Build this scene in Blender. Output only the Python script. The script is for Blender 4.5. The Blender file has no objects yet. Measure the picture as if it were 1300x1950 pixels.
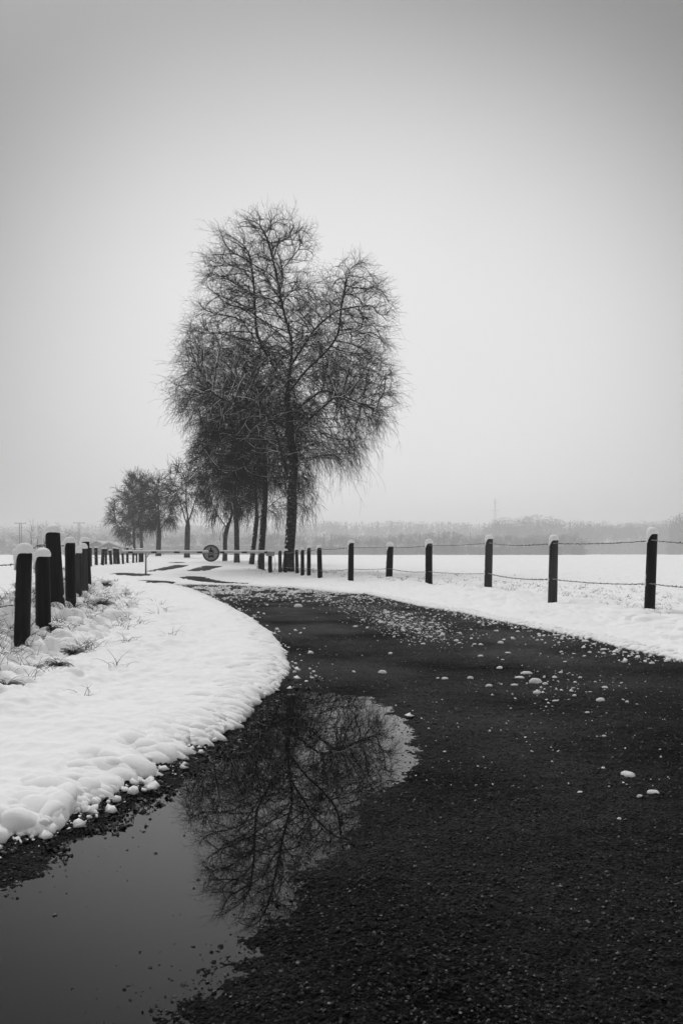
import bpy, math, random
import numpy as np
from math import pi, radians, sin, cos, sqrt, log, exp

# ------------------------------------------------------------------ camera, sky, sun, exposure
H = 0.85            # eye height above the road
F = 1600.0          # focal length in photograph pixels
CX, HY = 650.0, 1054.0
sc = bpy.context.scene
cd = bpy.data.cameras.new('camera'); cam = bpy.data.objects.new('camera', cd)
sc.collection.objects.link(cam); sc.camera = cam
cd.sensor_fit = 'VERTICAL'; cd.sensor_height = 36.0; cd.lens = 36.0 * F / 1950.0
cd.shift_y = (HY - 975.0) / 1950.0
cd.clip_start = 0.05; cd.clip_end = 6000
cam.location = (0, 0, H); cam.rotation_euler = (pi / 2, 0, 0)

SUN_EL, SUN_AZ = radians(50), radians(-20)     # azimuth measured from +Y towards +X
world = bpy.data.worlds.new("World"); sc.world = world; world.use_nodes = True
wn, wl = world.node_tree.nodes, world.node_tree.links
wn.clear()
wout = wn.new('ShaderNodeOutputWorld'); bg = wn.new('ShaderNodeBackground')
sky = wn.new('ShaderNodeTexSky'); sky.sky_type = 'NISHITA'; sky.sun_disc = False
sky.sun_elevation = SUN_EL; sky.sun_rotation = SUN_AZ
sky.air_density = 1.0; sky.dust_density = 3.0
bw = wn.new('ShaderNodeRGBToBW'); wl.new(sky.outputs[0], bw.inputs[0])
tc = wn.new('ShaderNodeTexCoord')
nrm = wn.new('ShaderNodeVectorMath'); nrm.operation = 'NORMALIZE'; wl.new(tc.outputs['Generated'], nrm.inputs[0])
sq = wn.new('ShaderNodeVectorMath'); sq.operation = 'MULTIPLY'; sq.inputs[1].default_value = (1, 1, 1.3); wl.new(nrm.outputs[0], sq.inputs[0])
sqn = wn.new('ShaderNodeVectorMath'); sqn.operation = 'NORMALIZE'; wl.new(sq.outputs[0], sqn.inputs[0])
dot = wn.new('ShaderNodeVectorMath'); dot.operation = 'DOT_PRODUCT'; wl.new(sqn.outputs[0], dot.inputs[0])
g = np.array([0.03, 1.0, 0.25]); g /= np.linalg.norm(g); dot.inputs[1].default_value = tuple(g)
ramp = wn.new('ShaderNodeMapRange'); ramp.interpolation_type = 'SMOOTHSTEP'
ramp.inputs[1].default_value = 0.86; ramp.inputs[2].default_value = 1.0
ramp.inputs[3].default_value = 0.0; ramp.inputs[4].default_value = 1.0
wl.new(dot.outputs['Value'], ramp.inputs[0])
# soft cloud mottling of the overcast
cn = wn.new('ShaderNodeTexNoise'); cn.inputs['Scale'].default_value = 2.2; cn.inputs['Detail'].default_value = 3
wl.new(nrm.outputs[0], cn.inputs['Vector'])
def wmath(op, a, b):
    n = wn.new('ShaderNodeMath'); n.operation = op
    for i, v in enumerate((a, b)):
        if isinstance(v, (int, float)): n.inputs[i].default_value = v
        else: wl.new(v, n.inputs[i])
    return n.outputs[0]
SKY_LOW, SKY_GLOW, SKY_NISHITA, SKY_ZENITH = 1.75, 5.7, 0.15, 6.5
sepz = wn.new('ShaderNodeSeparateXYZ'); wl.new(nrm.outputs[0], sepz.inputs[0])
zen = wn.new('ShaderNodeMapRange'); zen.interpolation_type = 'SMOOTHSTEP'; zen.inputs[1].default_value = 0.60; zen.inputs[2].default_value = 0.95
wl.new(sepz.outputs['Z'], zen.inputs[0])                 # the overcast is brightest overhead, well above the frame
glow = wmath('ADD', wmath('ADD', wmath('MULTIPLY', ramp.outputs[0], SKY_GLOW), SKY_LOW), wmath('MULTIPLY', zen.outputs[0], SKY_ZENITH))
mott = wmath('ADD', wmath('MULTIPLY', cn.outputs[0], 0.16), 0.92)
tot = wmath('ADD', wmath('MULTIPLY', glow, mott), wmath('MULTIPLY', bw.outputs[0], SKY_NISHITA))
wl.new(tot, bg.inputs[0]); bg.inputs[1].default_value = 0.10
wl.new(bg.outputs[0], wout.inputs[0])

sd_ = bpy.data.lights.new('sun', 'SUN'); sun = bpy.data.objects.new('sun', sd_); sc.collection.objects.link(sun)
sd_.energy = 1.35; sd_.angle = radians(28); sd_.color = (1, 1, 1)
sun.rotation_euler = (pi / 2 - SUN_EL, 0, pi - SUN_AZ)
sc.view_settings.view_transform = 'Standard'; sc.view_settings.look = 'None'
sc.view_settings.exposure = 0.0; sc.view_settings.gamma = 1.0
cy = sc.cycles if hasattr(sc, 'cycles') else None
sc.render.engine = 'CYCLES'
sc.cycles.use_denoising = True
sc.cycles.max_bounces = 6; sc.cycles.diffuse_bounces = 3; sc.cycles.glossy_bounces = 2
sc.cycles.volume_bounces = 2; sc.cycles.transparent_max_bounces = 8
sc.cycles.use_adaptive_sampling = True; sc.cycles.adaptive_threshold = 0.02

rng = np.random.default_rng(11); random.seed(5)
col = sc.collection

# ------------------------------------------------------------------ helpers
def tag(o, label=None, cat=None, group=None, kind=None):
    if label: o['label'] = label
    if cat: o['category'] = cat
    if group: o['group'] = group
    if kind: o['kind'] = kind
    return o

def empty(name, loc=(0, 0, 0)):
    o = bpy.data.objects.new(name, None); o.empty_display_size = 0.2
    o.location = loc; col.objects.link(o); return o

def make_mesh(name, V, Fs, smooth=True, mats=(), midx=None):
    V = np.asarray(V, dtype=np.float32).reshape(-1, 3)
    if not isinstance(Fs, list): Fs = [Fs]
    Fs = [np.asarray(f, dtype=np.int32) for f in Fs if len(f)]
    me = bpy.data.meshes.new(name)
    me.vertices.add(len(V)); me.vertices.foreach_set('co', V.ravel())
    loops = np.concatenate([f.ravel() for f in Fs])
    tot_ = np.concatenate([np.full(len(f), f.shape[1], dtype=np.int32) for f in Fs])
    start = np.concatenate([[0], np.cumsum(tot_)[:-1]]).astype(np.int32)
    me.loops.add(len(loops)); me.loops.foreach_set('vertex_index', loops)
    me.polygons.add(len(tot_)); me.polygons.foreach_set('loop_start', start); me.polygons.foreach_set('loop_total', tot_)
    for m in mats: me.materials.append(m)
    if midx is not None: me.polygons.foreach_set('material_index', np.asarray(midx, dtype=np.int32))
    me.update(calc_edges=True)
    me.polygons.foreach_set('use_smooth', np.full(len(tot_), bool(smooth)))
    return me

def add(name, V, Fs, mat, parent=None, smooth=True, loc=None, midx=None):
    mats = mat if isinstance(mat, (list, tuple)) else [mat]
    V = np.asarray(V, dtype=np.float64).reshape(-1, 3)
    if parent is not None:                       # vertices come in world space; children live in the parent's frame
        off = np.array(parent_origin(parent)); V = V - off
    elif loc is not None:
        V = V - np.array(loc)
    me = make_mesh(name, V, Fs, smooth, mats, midx)
    o = bpy.data.objects.new(name, me); col.objects.link(o)
    if parent is not None: o.parent = parent
    elif loc is not None: o.location = loc
    return o

def parent_origin(p):
    s = np.zeros(3)
    while p is not None:
        s += np.array(p.location); p = p.parent
    return s

class MB:                                        # collects pieces of one mesh
    def __init__(s): s.V = []; s.F = {}; s.n = 0; s.M = {}
    def put(s, V, Fq, m=0):
        V = np.asarray(V, float).reshape(-1, 3); 
        for f in (Fq if isinstance(Fq, list) else [Fq]):
            f = np.asarray(f, dtype=np.int64)
            if len(f) == 0: continue
            s.F.setdefault(f.shape[1], []).append(f + s.n); s.M.setdefault(f.shape[1], []).append(np.full(len(f), m))
        s.V.append(V); s.n += len(V)
    def build(s, name, mat, parent=None, smooth=True, loc=None):
        ks = sorted(s.F)
        return add(name, np.concatenate(s.V), [np.concatenate(s.F[k]) for k in ks], mat, parent, smooth, loc,
                   np.concatenate([np.concatenate(s.M[k]) for k in ks]))

# gradient noise
def _h(ix, iy, seed):
    h = (ix.astype(np.int64) * 374761393 + iy.astype(np.int64) * 668265263 + seed * 1442695041) & 0xffffffff
    h = ((h ^ (h >> 13)) * 1274126177) & 0xffffffff
    return (h ^ (h >> 16)) & 0xffffffff
def noise(x, y, seed=0):
    x = np.asarray(x, float); y = np.asarray(y, float)
    ix, iy = np.floor(x), np.floor(y); fx, fy = x - ix, y - iy
    u = fx * fx * fx * (fx * (fx * 6 - 15) + 10); v = fy * fy * fy * (fy * (fy * 6 - 15) + 10)
    def gr(dx, dy):
        a = _h(ix + dx, iy + dy, seed) * (2 * pi / 4294967296.0)
        return np.cos(a) * (fx - dx) + np.sin(a) * (fy - dy)
    a = gr(0, 0); b = gr(1, 0); c = gr(0, 1); d = gr(1, 1)
    return 1.4 * ((a + (b - a) * u) + ((c + (d - c) * u) - (a + (b - a) * u)) * v)
def fbm(x, y, seed=0, octv=3, gain=0.5):
    s = 0; a = 1
    for k in range(octv):
        s = s + a * noise(x * 2 ** k + 17.3 * k, y * 2 ** k - 9.1 * k, seed + k); a *= gain
    return s
def ss(a, b, x):
    t = np.clip((np.asarray(x, float) - a) / (b - a), 0, 1); return t * t * (3 - 2 * t)

# ------------------------------------------------------------------ materials (all neutral grey: the place is seen in black and white)
def mat_new(name):
    m = bpy.data.materials.new(name); m.use_nodes = True
    nt = m.node_tree; b = nt.nodes['Principled BSDF']; return m, nt, b
def setb(b, c=None, rough=None, spec=None, ior=None):
    if c is not None: b.inputs['Base Color'].default_value = (c, c, c, 1)
    if rough is not None: b.inputs['Roughness'].default_value = rough
    if spec is not None: b.inputs['Specular IOR Level'].default_value = spec
    if ior is not None: b.inputs['IOR'].default_value = ior
def simple(name, c, rough=0.7, spec=0.3, nscale=0, namp=0.0, bump=0.0, stretch=(1, 1, 1), dist=0.01, detail=6):
    m, nt, b = mat_new(name); setb(b, c, rough, spec)
    if nscale:
        t = nt.nodes.new('ShaderNodeTexCoord'); mp = nt.nodes.new('ShaderNodeMapping'); mp.inputs['Scale'].default_value = stretch
        n = nt.nodes.new('ShaderNodeTexNoise'); n.inputs['Scale'].default_value = nscale; n.inputs['Detail'].default_value = detail
        n.inputs['Roughness'].default_value = 0.65
        nt.links.new(t.outputs['Object'], mp.inputs[0]); nt.links.new(mp.outputs[0], n.inputs['Vector'])
        if namp:
            r = nt.nodes.new('ShaderNodeMapRange'); r.inputs[1].default_value = 0.3; r.inputs[2].default_value = 0.7
            r.inputs[3].default_value = c * (1 - namp); r.inputs[4].default_value = c * (1 + namp)
            nt.links.new(n.outputs[0], r.inputs[0]); nt.links.new(r.outputs[0], b.inputs['Base Color'])
        if bump:
            bp = nt.nodes.new('ShaderNodeBump'); bp.inputs['Strength'].default_value = bump; bp.inputs['Distance'].default_value = dist
            nt.links.new(n.outputs[0], bp.inputs['Height']); nt.links.new(bp.outputs[0], b.inputs['Normal'])
    return m

def snow_on_top(name, c_lo, c_hi, nscale, stretch, lo, hi, spec=0.25, snow=0.85, side=(0, 0, 0), bump=0.5, snow_noise=9.0, amt=0.55):
    """dark stuff of two tones with snow lying on whatever faces up (plus an optional wind side)"""
    m, nt, b = mat_new(name); setb(b, c_lo, 0.8, spec); N, L = nt.nodes, nt.links
    t = N.new('ShaderNodeTexCoord'); mp = N.new('ShaderNodeMapping'); mp.inputs['Scale'].default_value = stretch
    n = N.new('ShaderNodeTexNoise'); n.inputs['Scale'].default_value = nscale; n.inputs['Detail'].default_value = 5
    L.new(t.outputs['Object'], mp.inputs[0]); L.new(mp.outputs[0], n.inputs['Vector'])
    r = N.new('ShaderNodeMapRange'); r.inputs[1].default_value = 0.47; r.inputs[2].default_value = 0.66
    r.inputs[3].default_value = c_lo; r.inputs[4].default_value = c_hi; L.new(n.outputs[0], r.inputs[0])
    ge = N.new('ShaderNodeNewGeometry'); dt = N.new('ShaderNodeVectorMath'); dt.operation = 'DOT_PRODUCT'
    v = np.array([side[0], side[1], 1.0 + side[2]]); dt.inputs[1].default_value = tuple(v); L.new(ge.outputs['Normal'], dt.inputs[0])
    n2 = N.new('ShaderNodeTexNoise'); n2.inputs['Scale'].default_value = snow_noise; n2.inputs['Detail'].default_value = 4
    L.new(t.outputs['Object'], n2.inputs['Vector'])
    mm = N.new('ShaderNodeMath'); mm.operation = 'MULTIPLY_ADD'; mm.inputs[1].default_value = amt * 2; mm.inputs[2].default_value = -amt
    L.new(n2.outputs[0], mm.inputs[0])
    ad = N.new('ShaderNodeMath'); ad.operation = 'ADD'; L.new(mm.outputs[0], ad.inputs[0]); L.new(dt.outputs['Value'], ad.inputs[1])
    mr = N.new('ShaderNodeMapRange'); mr.inputs[1].default_value = lo; mr.inputs[2].default_value = hi; L.new(ad.outputs[0], mr.inputs[0])
    mx = N.new('ShaderNodeMix'); mx.data_type = 'FLOAT'; L.new(mr.outputs[0], mx.inputs[0]); L.new(r.outputs[0], mx.inputs[2]); mx.inputs[3].default_value = snow
    L.new(mx.outputs[0], b.inputs['Base Color'])
    bp = N.new('ShaderNodeBump'); bp.inputs['Strength'].default_value = bump; bp.inputs['Distance'].default_value = 0.02
    L.new(n.outputs[0], bp.inputs['Height']); L.new(bp.outputs[0], b.inputs['Normal'])
    return m

M_snow = simple('fresh_snow', 0.88, 0.75, 0.15, nscale=55, namp=0.0, bump=0.35, dist=0.006, detail=8)
M_snowcap = simple('granular_snow', 0.86, 0.8, 0.1, nscale=90, bump=0.6, dist=0.006, detail=6)
M_wood = simple('tarred_wood', 0.008, 0.7, 0.22, nscale=14, namp=0.9, bump=0.7, stretch=(3, 3, 0.12), dist=0.004)
M_woodgrey = simple('weathered_wood', 0.045, 0.85, 0.2, nscale=12, namp=0.55, bump=0.7, stretch=(3, 3, 0.12), dist=0.004)
M_bark = snow_on_top('birch_bark', 0.007, 0.07, 7.0, (1, 1, 3.2), 0.55, 0.75, side=(-0.42, -0.1, 0), snow_noise=11, amt=1.1)
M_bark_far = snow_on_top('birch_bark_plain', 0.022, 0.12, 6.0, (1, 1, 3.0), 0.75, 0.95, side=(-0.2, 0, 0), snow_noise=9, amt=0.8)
M_limb = snow_on_top('snowy_limb', 0.009, 0.03, 9, (1, 1, 1), 0.26, 0.5, snow=0.8, snow_noise=2.2, amt=0.75, side=(-.45, -.42, 0))
M_twig = simple('dark_twig', 0.014, 0.85, 0.15)
M_wire = snow_on_top('frosted_wire', 0.03, 0.05, 9, (1, 1, 1), 0.25, 0.6, snow=0.6, snow_noise=60, amt=0.8)
M_grass = snow_on_top('withered_grass', 0.02, 0.07, 30, (1, 1, 1), 0.95, 1.25, snow=0.6, snow_noise=25, amt=0.5)
M_white = simple('white_paint', 0.42, 0.55, 0.4, nscale=30, namp=0.12)
M_black = simple('black_paint', 0.015, 0.5, 0.4)
M_galv = simple('grey_steel', 0.28, 0.6, 0.4, nscale=20, namp=0.2)
M_signrim = simple('sign_rim_paint', 0.05, 0.5, 0.4, nscale=9, namp=0.15)
M_signface = simple('sign_face_paint', 0.22, 0.5, 0.4, nscale=6, namp=0.12)
M_symbol = simple('symbol_paint', 0.006, 0.5, 0.3)
M_stone = simple('dark_gravel', 0.009, 0.38, 0.3, nscale=40, namp=0.8)
M_soil = simple('matted_turf', 0.025, 0.9, 0.1, nscale=30, namp=0.7, bump=1.0, dist=0.02)
M_glint = simple('glint_gravel', 0.13, 0.5, 0.4, nscale=40, namp=0.6)  # pale colour stands in for stone facets glinting under the sky
M_farwood = simple('bare_woodland', 0.03, 0.9, 0.05)
M_roof = simple('snowy_roof', 0.55, 0.8, 0.1)
M_wall = simple('barn_wall', 0.30, 0.8, 0.1, nscale=3, namp=0.2)

# wet asphalt: dark binder, crushed stones, sheen of water
def road_mat():
    m, nt, b = mat_new('wet_asphalt'); N, L = nt.nodes, nt.links
    t = N.new('ShaderNodeTexCoord')
    vo = N.new('ShaderNodeTexVoronoi'); vo.inputs['Scale'].default_value = 120; L.new(t.outputs['Object'], vo.inputs['Vector'])
    sep = N.new('ShaderNodeSeparateColor'); L.new(vo.outputs['Color'], sep.inputs[0])
    mr = N.new('ShaderNodeMapRange'); mr.inputs[1].default_value = 0.6; mr.inputs[2].default_value = 1.0
    mr.inputs[3].default_value = 0.002; mr.inputs[4].default_value = 0.022; L.new(sep.outputs[0], mr.inputs[0])
    L.new(mr.outputs[0], b.inputs['Base Color'])
    no = N.new('ShaderNodeTexNoise'); no.inputs['Scale'].default_value = 45; no.inputs['Detail'].default_value = 7; no.inputs['Roughness'].default_value = 0.75
    L.new(t.outputs['Object'], no.inputs['Vector'])
    ad = N.new('ShaderNodeMath'); ad.operation = 'MULTIPLY_ADD'; ad.inputs[1].default_value = -0.9; L.new(vo.outputs['Distance'], ad.inputs[0]); L.new(no.outputs[0], ad.inputs[2])
    bp = N.new('ShaderNodeBump'); bp.inputs['Strength'].default_value = 1.0; bp.inputs['Distance'].default_value = 0.014
    L.new(ad.outputs[0], bp.inputs['Height']); L.new(bp.outputs[0], b.inputs['Normal'])
    big = N.new('ShaderNodeTexNoise'); big.inputs['Scale'].default_value = 0.9; big.inputs['Detail'].default_value = 4; L.new(t.outputs['Object'], big.inputs['Vector'])
    rr = N.new('ShaderNodeMapRange'); rr.inputs[1].default_value = 0.35; rr.inputs[2].default_value = 0.65; rr.inputs[3].default_value = 0.5; rr.inputs[4].default_value = 0.7
    L.new(big.outputs[0], rr.inputs[0]); L.new(rr.outputs[0], b.inputs['Roughness'])
    sr = N.new('ShaderNodeMapRange'); sr.inputs[1].default_value = 0.35; sr.inputs[2].default_value = 0.65; sr.inputs[3].default_value = 0.12; sr.inputs[4].default_value = 0.03
    L.new(big.outputs[0], sr.inputs[0]); L.new(sr.outputs[0], b.inputs['Specular IOR Level'])
    return m
M_road = road_mat()
def water_mat():
    m, nt, b = mat_new('still_water'); setb(b, 0.003, 0.008, 0.5, 1.42)
    N, L = nt.nodes, nt.links
    t = N.new('ShaderNodeTexCoord'); n = N.new('ShaderNodeTexNoise'); n.inputs['Scale'].default_value = 2.0; n.inputs['Detail'].default_value = 1
    L.new(t.outputs['Object'], n.inputs['Vector'])
    bp = N.new('ShaderNodeBump'); bp.inputs['Strength'].default_value = 0.02; bp.inputs['Distance'].default_value = 0.01
    L.new(n.outputs[0], bp.inputs['Height']); L.new(bp.outputs[0], b.inputs['Normal'])
    return m
M_water = water_mat()

# ------------------------------------------------------------------ terrain
def mound(x, y):
    """low bank that carries the fence on the left of the path"""
    xl = np.interp(y, [-5, 2, 4, 6, 8.8, 12, 16, 25, 40, 60], [-2.6, -2.6, -2.7, -2.95, -3.25, -3.9, -5.2, -8.4, -12.5, -17.5])
    w = np.interp(y, [0, 10, 30, 60], [0.75, 0.7, 1.0, 1.6])
    return np.exp(-((x - xl) / w) ** 2), xl
def terrain(x, y):
    x = np.asarray(x, float); y = np.asarray(y, float)
    z = 0.5 * ss(38, 110, y) - 0.75 * ss(130, 480, y)
    mo, _ = mound(x, y)
    return z + 0.10 * mo * (1 - ss(45, 70, y))
def G(px, py, dz=0.0):
    """photograph pixel -> point on the terrain"""
    kx = (px - CX) / F; kz = (HY - py) / F
    y = H / max(-kz, 1e-4)
    for _ in range(60):
        z = float(terrain(kx * y, y)) + dz
        yn = (H - z) / max(-kz, 1e-4)
        y = 0.5 * y + 0.5 * min(yn, 600)
    return np.array([kx * y, y, float(terrain(kx * y, y)) + dz])
def P(px, py, d):
    return np.array([(px - CX) * d / F, d, H + (HY - py) * d / F])

left_edge = [(0,1605),(34,1588),(70,1590),(108,1583),(116,1570),(150,1552),(181,1536),(207,1519),(237,1491),(282,1480),(297,1456),(336,1448),(357,1424),(416,1407),
             (465,1366),(478,1342),(525,1312),(540,1289),(548,1275),(538,1250),(532,1231),(515,1208),(500,1198),(475,1178),(455,1168),(434,1156),(414,1147),(402,1140),(367,1125),(326,1115.5)]
right_edge = [(330,1113.5),(395,1114),(458,1115),(500,1117.7),(560,1119.5),(592,1122),(638,1128),(700,1132),(746,1142),(808,1156),(885,1168),(936,1180),(988,1190),(1075,1209),(1127,1218),(1196,1237),(1258,1249),(1300,1261)]
def flat(px, py): y = H * F / (py - HY); return ((px - CX) * y / F, y)
LE = [flat(*p) for p in left_edge]; RE = [flat(*p) for p in right_edge]
road_poly = np.array([(-3.2, -8), (-2.9, -2), (-2.3, 0.6), (-1.6, 1.8)] + LE + RE + [(2.72, 5.2), (2.75, 4.0), (2.8, 2.0), (2.9, -8)])
streaks = [[(199,1096),(238,1090.5),(282,1093),(276,1098),(238,1095)],
           [(284,1088),(312,1082),(338,1075.5),(355,1076),(344,1080),(309,1086),(288,1089)],
           [(358,1088.5),(370,1084),(396,1077),(423,1077.7),(402,1082.6),(382,1088.5)],
           [(347,1100),(361,1097),(385,1099),(390,1103),(423,1107),(458,1110),(461,1112.7),(429,1111),(385,1106.6)],
           [(271,1104.6),(303,1105.4),(332,1109.5),(355,1110.4),(344,1112.5),(306,1110.4)],
           [(325,1071),(345,1070),(352,1071.5),(335,1072.6)]]
streak_polys = [np.array([G(*p)[:2] for p in s]) for s in streaks]
puddle_px = [(541,1317),(602,1314),(666,1319),(700,1325),(739,1349),(765,1379),(778,1409),(795,1444),(774,1465),(722,1491),(679,1504),(676,1540),(666,1577),(627,1615),
             (576,1638),(545,1650),(548,1690),(520,1735),(480,1784),(429,1821),(355,1876),(323,1908),(291,1945),(250,2010),(150,2150),(-100,2350),(-900,2400),(-900,1960),
             (-300,1790),(0,1680),(26,1672),(86,1650),(108,1613),(120,1597),(190,1576),(241,1545),(301,1512),(352,1480),(372,1468),(400,1442),(430,1412),(470,1385),(500,1345)]
puddle = np.array([flat(*p) for p in puddle_px])

def poly_sd(X, Y, poly):
    """signed distance to a closed polygon, negative inside"""
    X = np.asarray(X, float); Y = np.asarray(Y, float)
    d2 = np.full(X.shape, 1e18); inside = np.zeros(X.shape, bool); n = len(poly)
    for i in range(n):
        ax, ay = poly[i]; bx, by = poly[(i + 1) % n]; ex, ey = bx - ax, by - ay
        wx, wy = X - ax, Y - ay
        t = np.clip((wx * ex + wy * ey) / (ex * ex + ey * ey + 1e-12), 0, 1)
        d2 = np.minimum(d2, (wx - ex * t) ** 2 + (wy - ey * t) ** 2)
        c = ((ay > Y) != (by > Y)) & (X < ex * (Y - ay) / (ey if abs(ey) > 1e-12 else 1e-12) + ax)
        inside ^= c
    return np.sqrt(d2) * np.where(inside, -1, 1)

# ------------------------------------------------------------------ the ground grids (finer near the viewer)
def theta_axis(fine, lim=0.50):
    a = [0.0]; s = fine
    while a[-1] < 2.9:
        if a[-1] > lim: s = min(s * 1.09, 0.08)
        a.append(a[-1] + s)
    a = np.array(a); return np.concatenate([-a[:0:-1], a])
def r_axis(spans):
    r = [spans[0][0]]
    for a, b, q in spans:
        while r[-1] < b: r.append(r[-1] * (1 + q))
    return np.array(r)
TH = theta_axis(0.00125); RR = r_axis([(0.9, 12, 0.0028), (12, 60, 0.006), (60, 1640, 0.02)])
TT, RG = np.meshgrid(TH, RR)
GX = RG * np.sin(TT); GY = RG * np.cos(TT)
SDR = poly_sd(GX, GY, road_poly)                     # >0 outside the road
TER = terrain(GX, GY)

def grid_faces(keep_v):
    nr, nt_ = GX.shape
    idx = np.arange(nr * nt_).reshape(nr, nt_)
    q = np.stack([idx[:-1, :-1], idx[1:, :-1], idx[1:, 1:], idx[:-1, 1:]], -1)[:, ::1]
    k = keep_v[:-1, :-1] | keep_v[1:, :-1] | keep_v[1:, 1:] | keep_v[:-1, 1:]
    q = q[k]
    used, inv = np.unique(q.ravel(), return_inverse=True)
    return used, inv.reshape(-1, 4)[:, ::-1]

# road surface --------------------------------------------------
WATER = -0.016
near = RG < 70
SDP = np.full(GX.shape, 5.0); m_ = RG < 12; SDP[m_] = poly_sd(GX[m_], GY[m_], puddle)
def road_height(x, y, sdp, shore=0.0):
    sdp = sdp - 0.02 + 0.05 * fbm(x * 5, y * 5, 41, 3)
    z = np.clip(sdp * 0.10, -0.035, 0.016) + WATER
    lump = 0.0042 * fbm(x * 14, y * 14, 3, 3, 0.6) + 0.0032 * np.maximum(noise(x * 38, y * 38, 9), 0) + 0.003 * noise(x * 85, y * 85, 19)
    return z + lump + shore * (0.005 + 0.010 * np.maximum(fbm(x * 17, y * 17, 63, 3, .7), -0.4))
ROADZ = np.full(GX.shape, -0.05)
mk_ = (RG < 32) & (SDR < 0.6)
SHORE = np.exp(-(np.maximum(-SDR, 0) / 0.06) ** 2) * (GX < 0.3) * (RG < 9)
ROADZ[mk_] = road_height(GX[mk_], GY[mk_], SDP[mk_], SHORE[mk_])
ROADZ = np.where(mk_, ROADZ + (WATER * 0) , TER - 0.012)
keep = (SDR < 0.35) | ((RG > 14) & (RG < 70) & (GX < 6) & (GX > -25) & (GY > 20))
used, fq = grid_faces(keep & near)
V = np.stack([GX, GY, ROADZ], -1).reshape(-1, 3)[used]
road = add('road', V, fq, M_road); tag(road, kind='structure')

# water ---------------------------------------------------------
pc = puddle.mean(0)
pp = []
for i, p in enumerate(puddle):
    a = puddle[i - 1]; b = puddle[(i + 1) % len(puddle)]; t = b - a; n = np.array([t[1], -t[0]]) / (np.linalg.norm(t) + 1e-9)
    pp.append(p)
pw = np.array(pp)
lo = pw.min(0) - 0.4; hi = pw.max(0) + 0.4
gx, gy = np.meshgrid(np.linspace(lo[0], hi[0], 90), np.linspace(lo[1], hi[1], 110))
s_ = poly_sd(gx, gy, puddle); kp = (s_ < 0.3) & (poly_sd(gx, gy, road_poly) < 0.12)
idx = np.arange(gx.size).reshape(gx.shape); q = np.stack([idx[:-1, :-1], idx[:-1, 1:], idx[1:, 1:], idx[1:, :-1]], -1)
k = kp[:-1, :-1] & kp[:-1, 1:] & kp[1:, 1:] & kp[1:, :-1]
q = q[k]; us, inv = np.unique(q.ravel(), return_inverse=True)
wv = np.stack([gx, gy, np.full(gx.shape, WATER)], -1).reshape(-1, 3)[us]
water = add('puddle_water', wv, inv.reshape(-1, 4), M_water); tag(water, kind='structure')

# snow cover ----------------------------------------------------
sideL = GX < np.interp(GY, [0, 5, 8, 12, 20, 30], [0.5, 0.6, 1.0, 0.8, -2.0, -7.0])
thick = np.where(sideL, 0.085, 0.05) * (1 - 0.35 * ss(14, 30, RG))
wprof = np.where(sideL, 0.30, 0.20)
dist_n = np.clip(RG / 8, 1, 6)
sdn = SDR + 0.045 * fbm(GX * 5.5, GY * 5.5, 21, 4, .6) * np.where(sideL, 1, 1.3) * np.sqrt(dist_n) - 0.05
t = np.clip(sdn / wprof, 0, 1)
prof = np.sqrt(np.clip(1 - (1 - t) ** 2, 0, 1))
SN = np.where(sdn > 0, thick * prof * (1 + (0.22 * noise(GX * 7, GY * 7, 25) + 0.16 * noise(GX * 17, GY * 17, 26) + 0.08 * noise(GX * 40, GY * 40, 27)) * np.exp(-np.maximum(sdn, 0) / 0.22)), -0.06)
mo, xl = mound(GX, GY)
und = 0.024 * fbm(GX * 0.9, GY * 0.9, 51, 3) + 0.013 * fbm(GX * 2.6, GY * 1.8, 55, 3) * 1.4 + 0.009 * fbm(GX * 9, GY * 9, 57, 2) * (RG < 30)
SN = SN + np.where(sdn > 0, und * np.clip(t, 0, 1) * (0.6 + 1.2 * np.clip(SDR, 0, 1)), 0)
# field beyond the fence: small tussocks
fieldm = (sdn > 0) * ss(1.2, 2.4, SDR) * (RG < 60)
tus = np.maximum(fbm(GX * 3.1, GY * 3.1, 71, 2), 0) ** 2
SN += fieldm * 0.05 * tus
# ruts with thin snow beyond the gate
rut = np.full(GX.shape, 9.0)
fm = (RG > 20) & (RG < 75) & (GX < 2)
for sp in streak_polys: rut[fm] = np.minimum(rut[fm], poly_sd(GX[fm], GY[fm], sp))
rutn = rut + 0.16 * fbm(GX * 2.2, GY * 1.1, 81, 4, 0.8) - 0.22
SN = np.where(rutn < 0, -0.05, np.where(rutn < 1.0, np.minimum(SN, 0.01 + 0.05 * np.clip(rutn, 0, 1)), SN))

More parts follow.
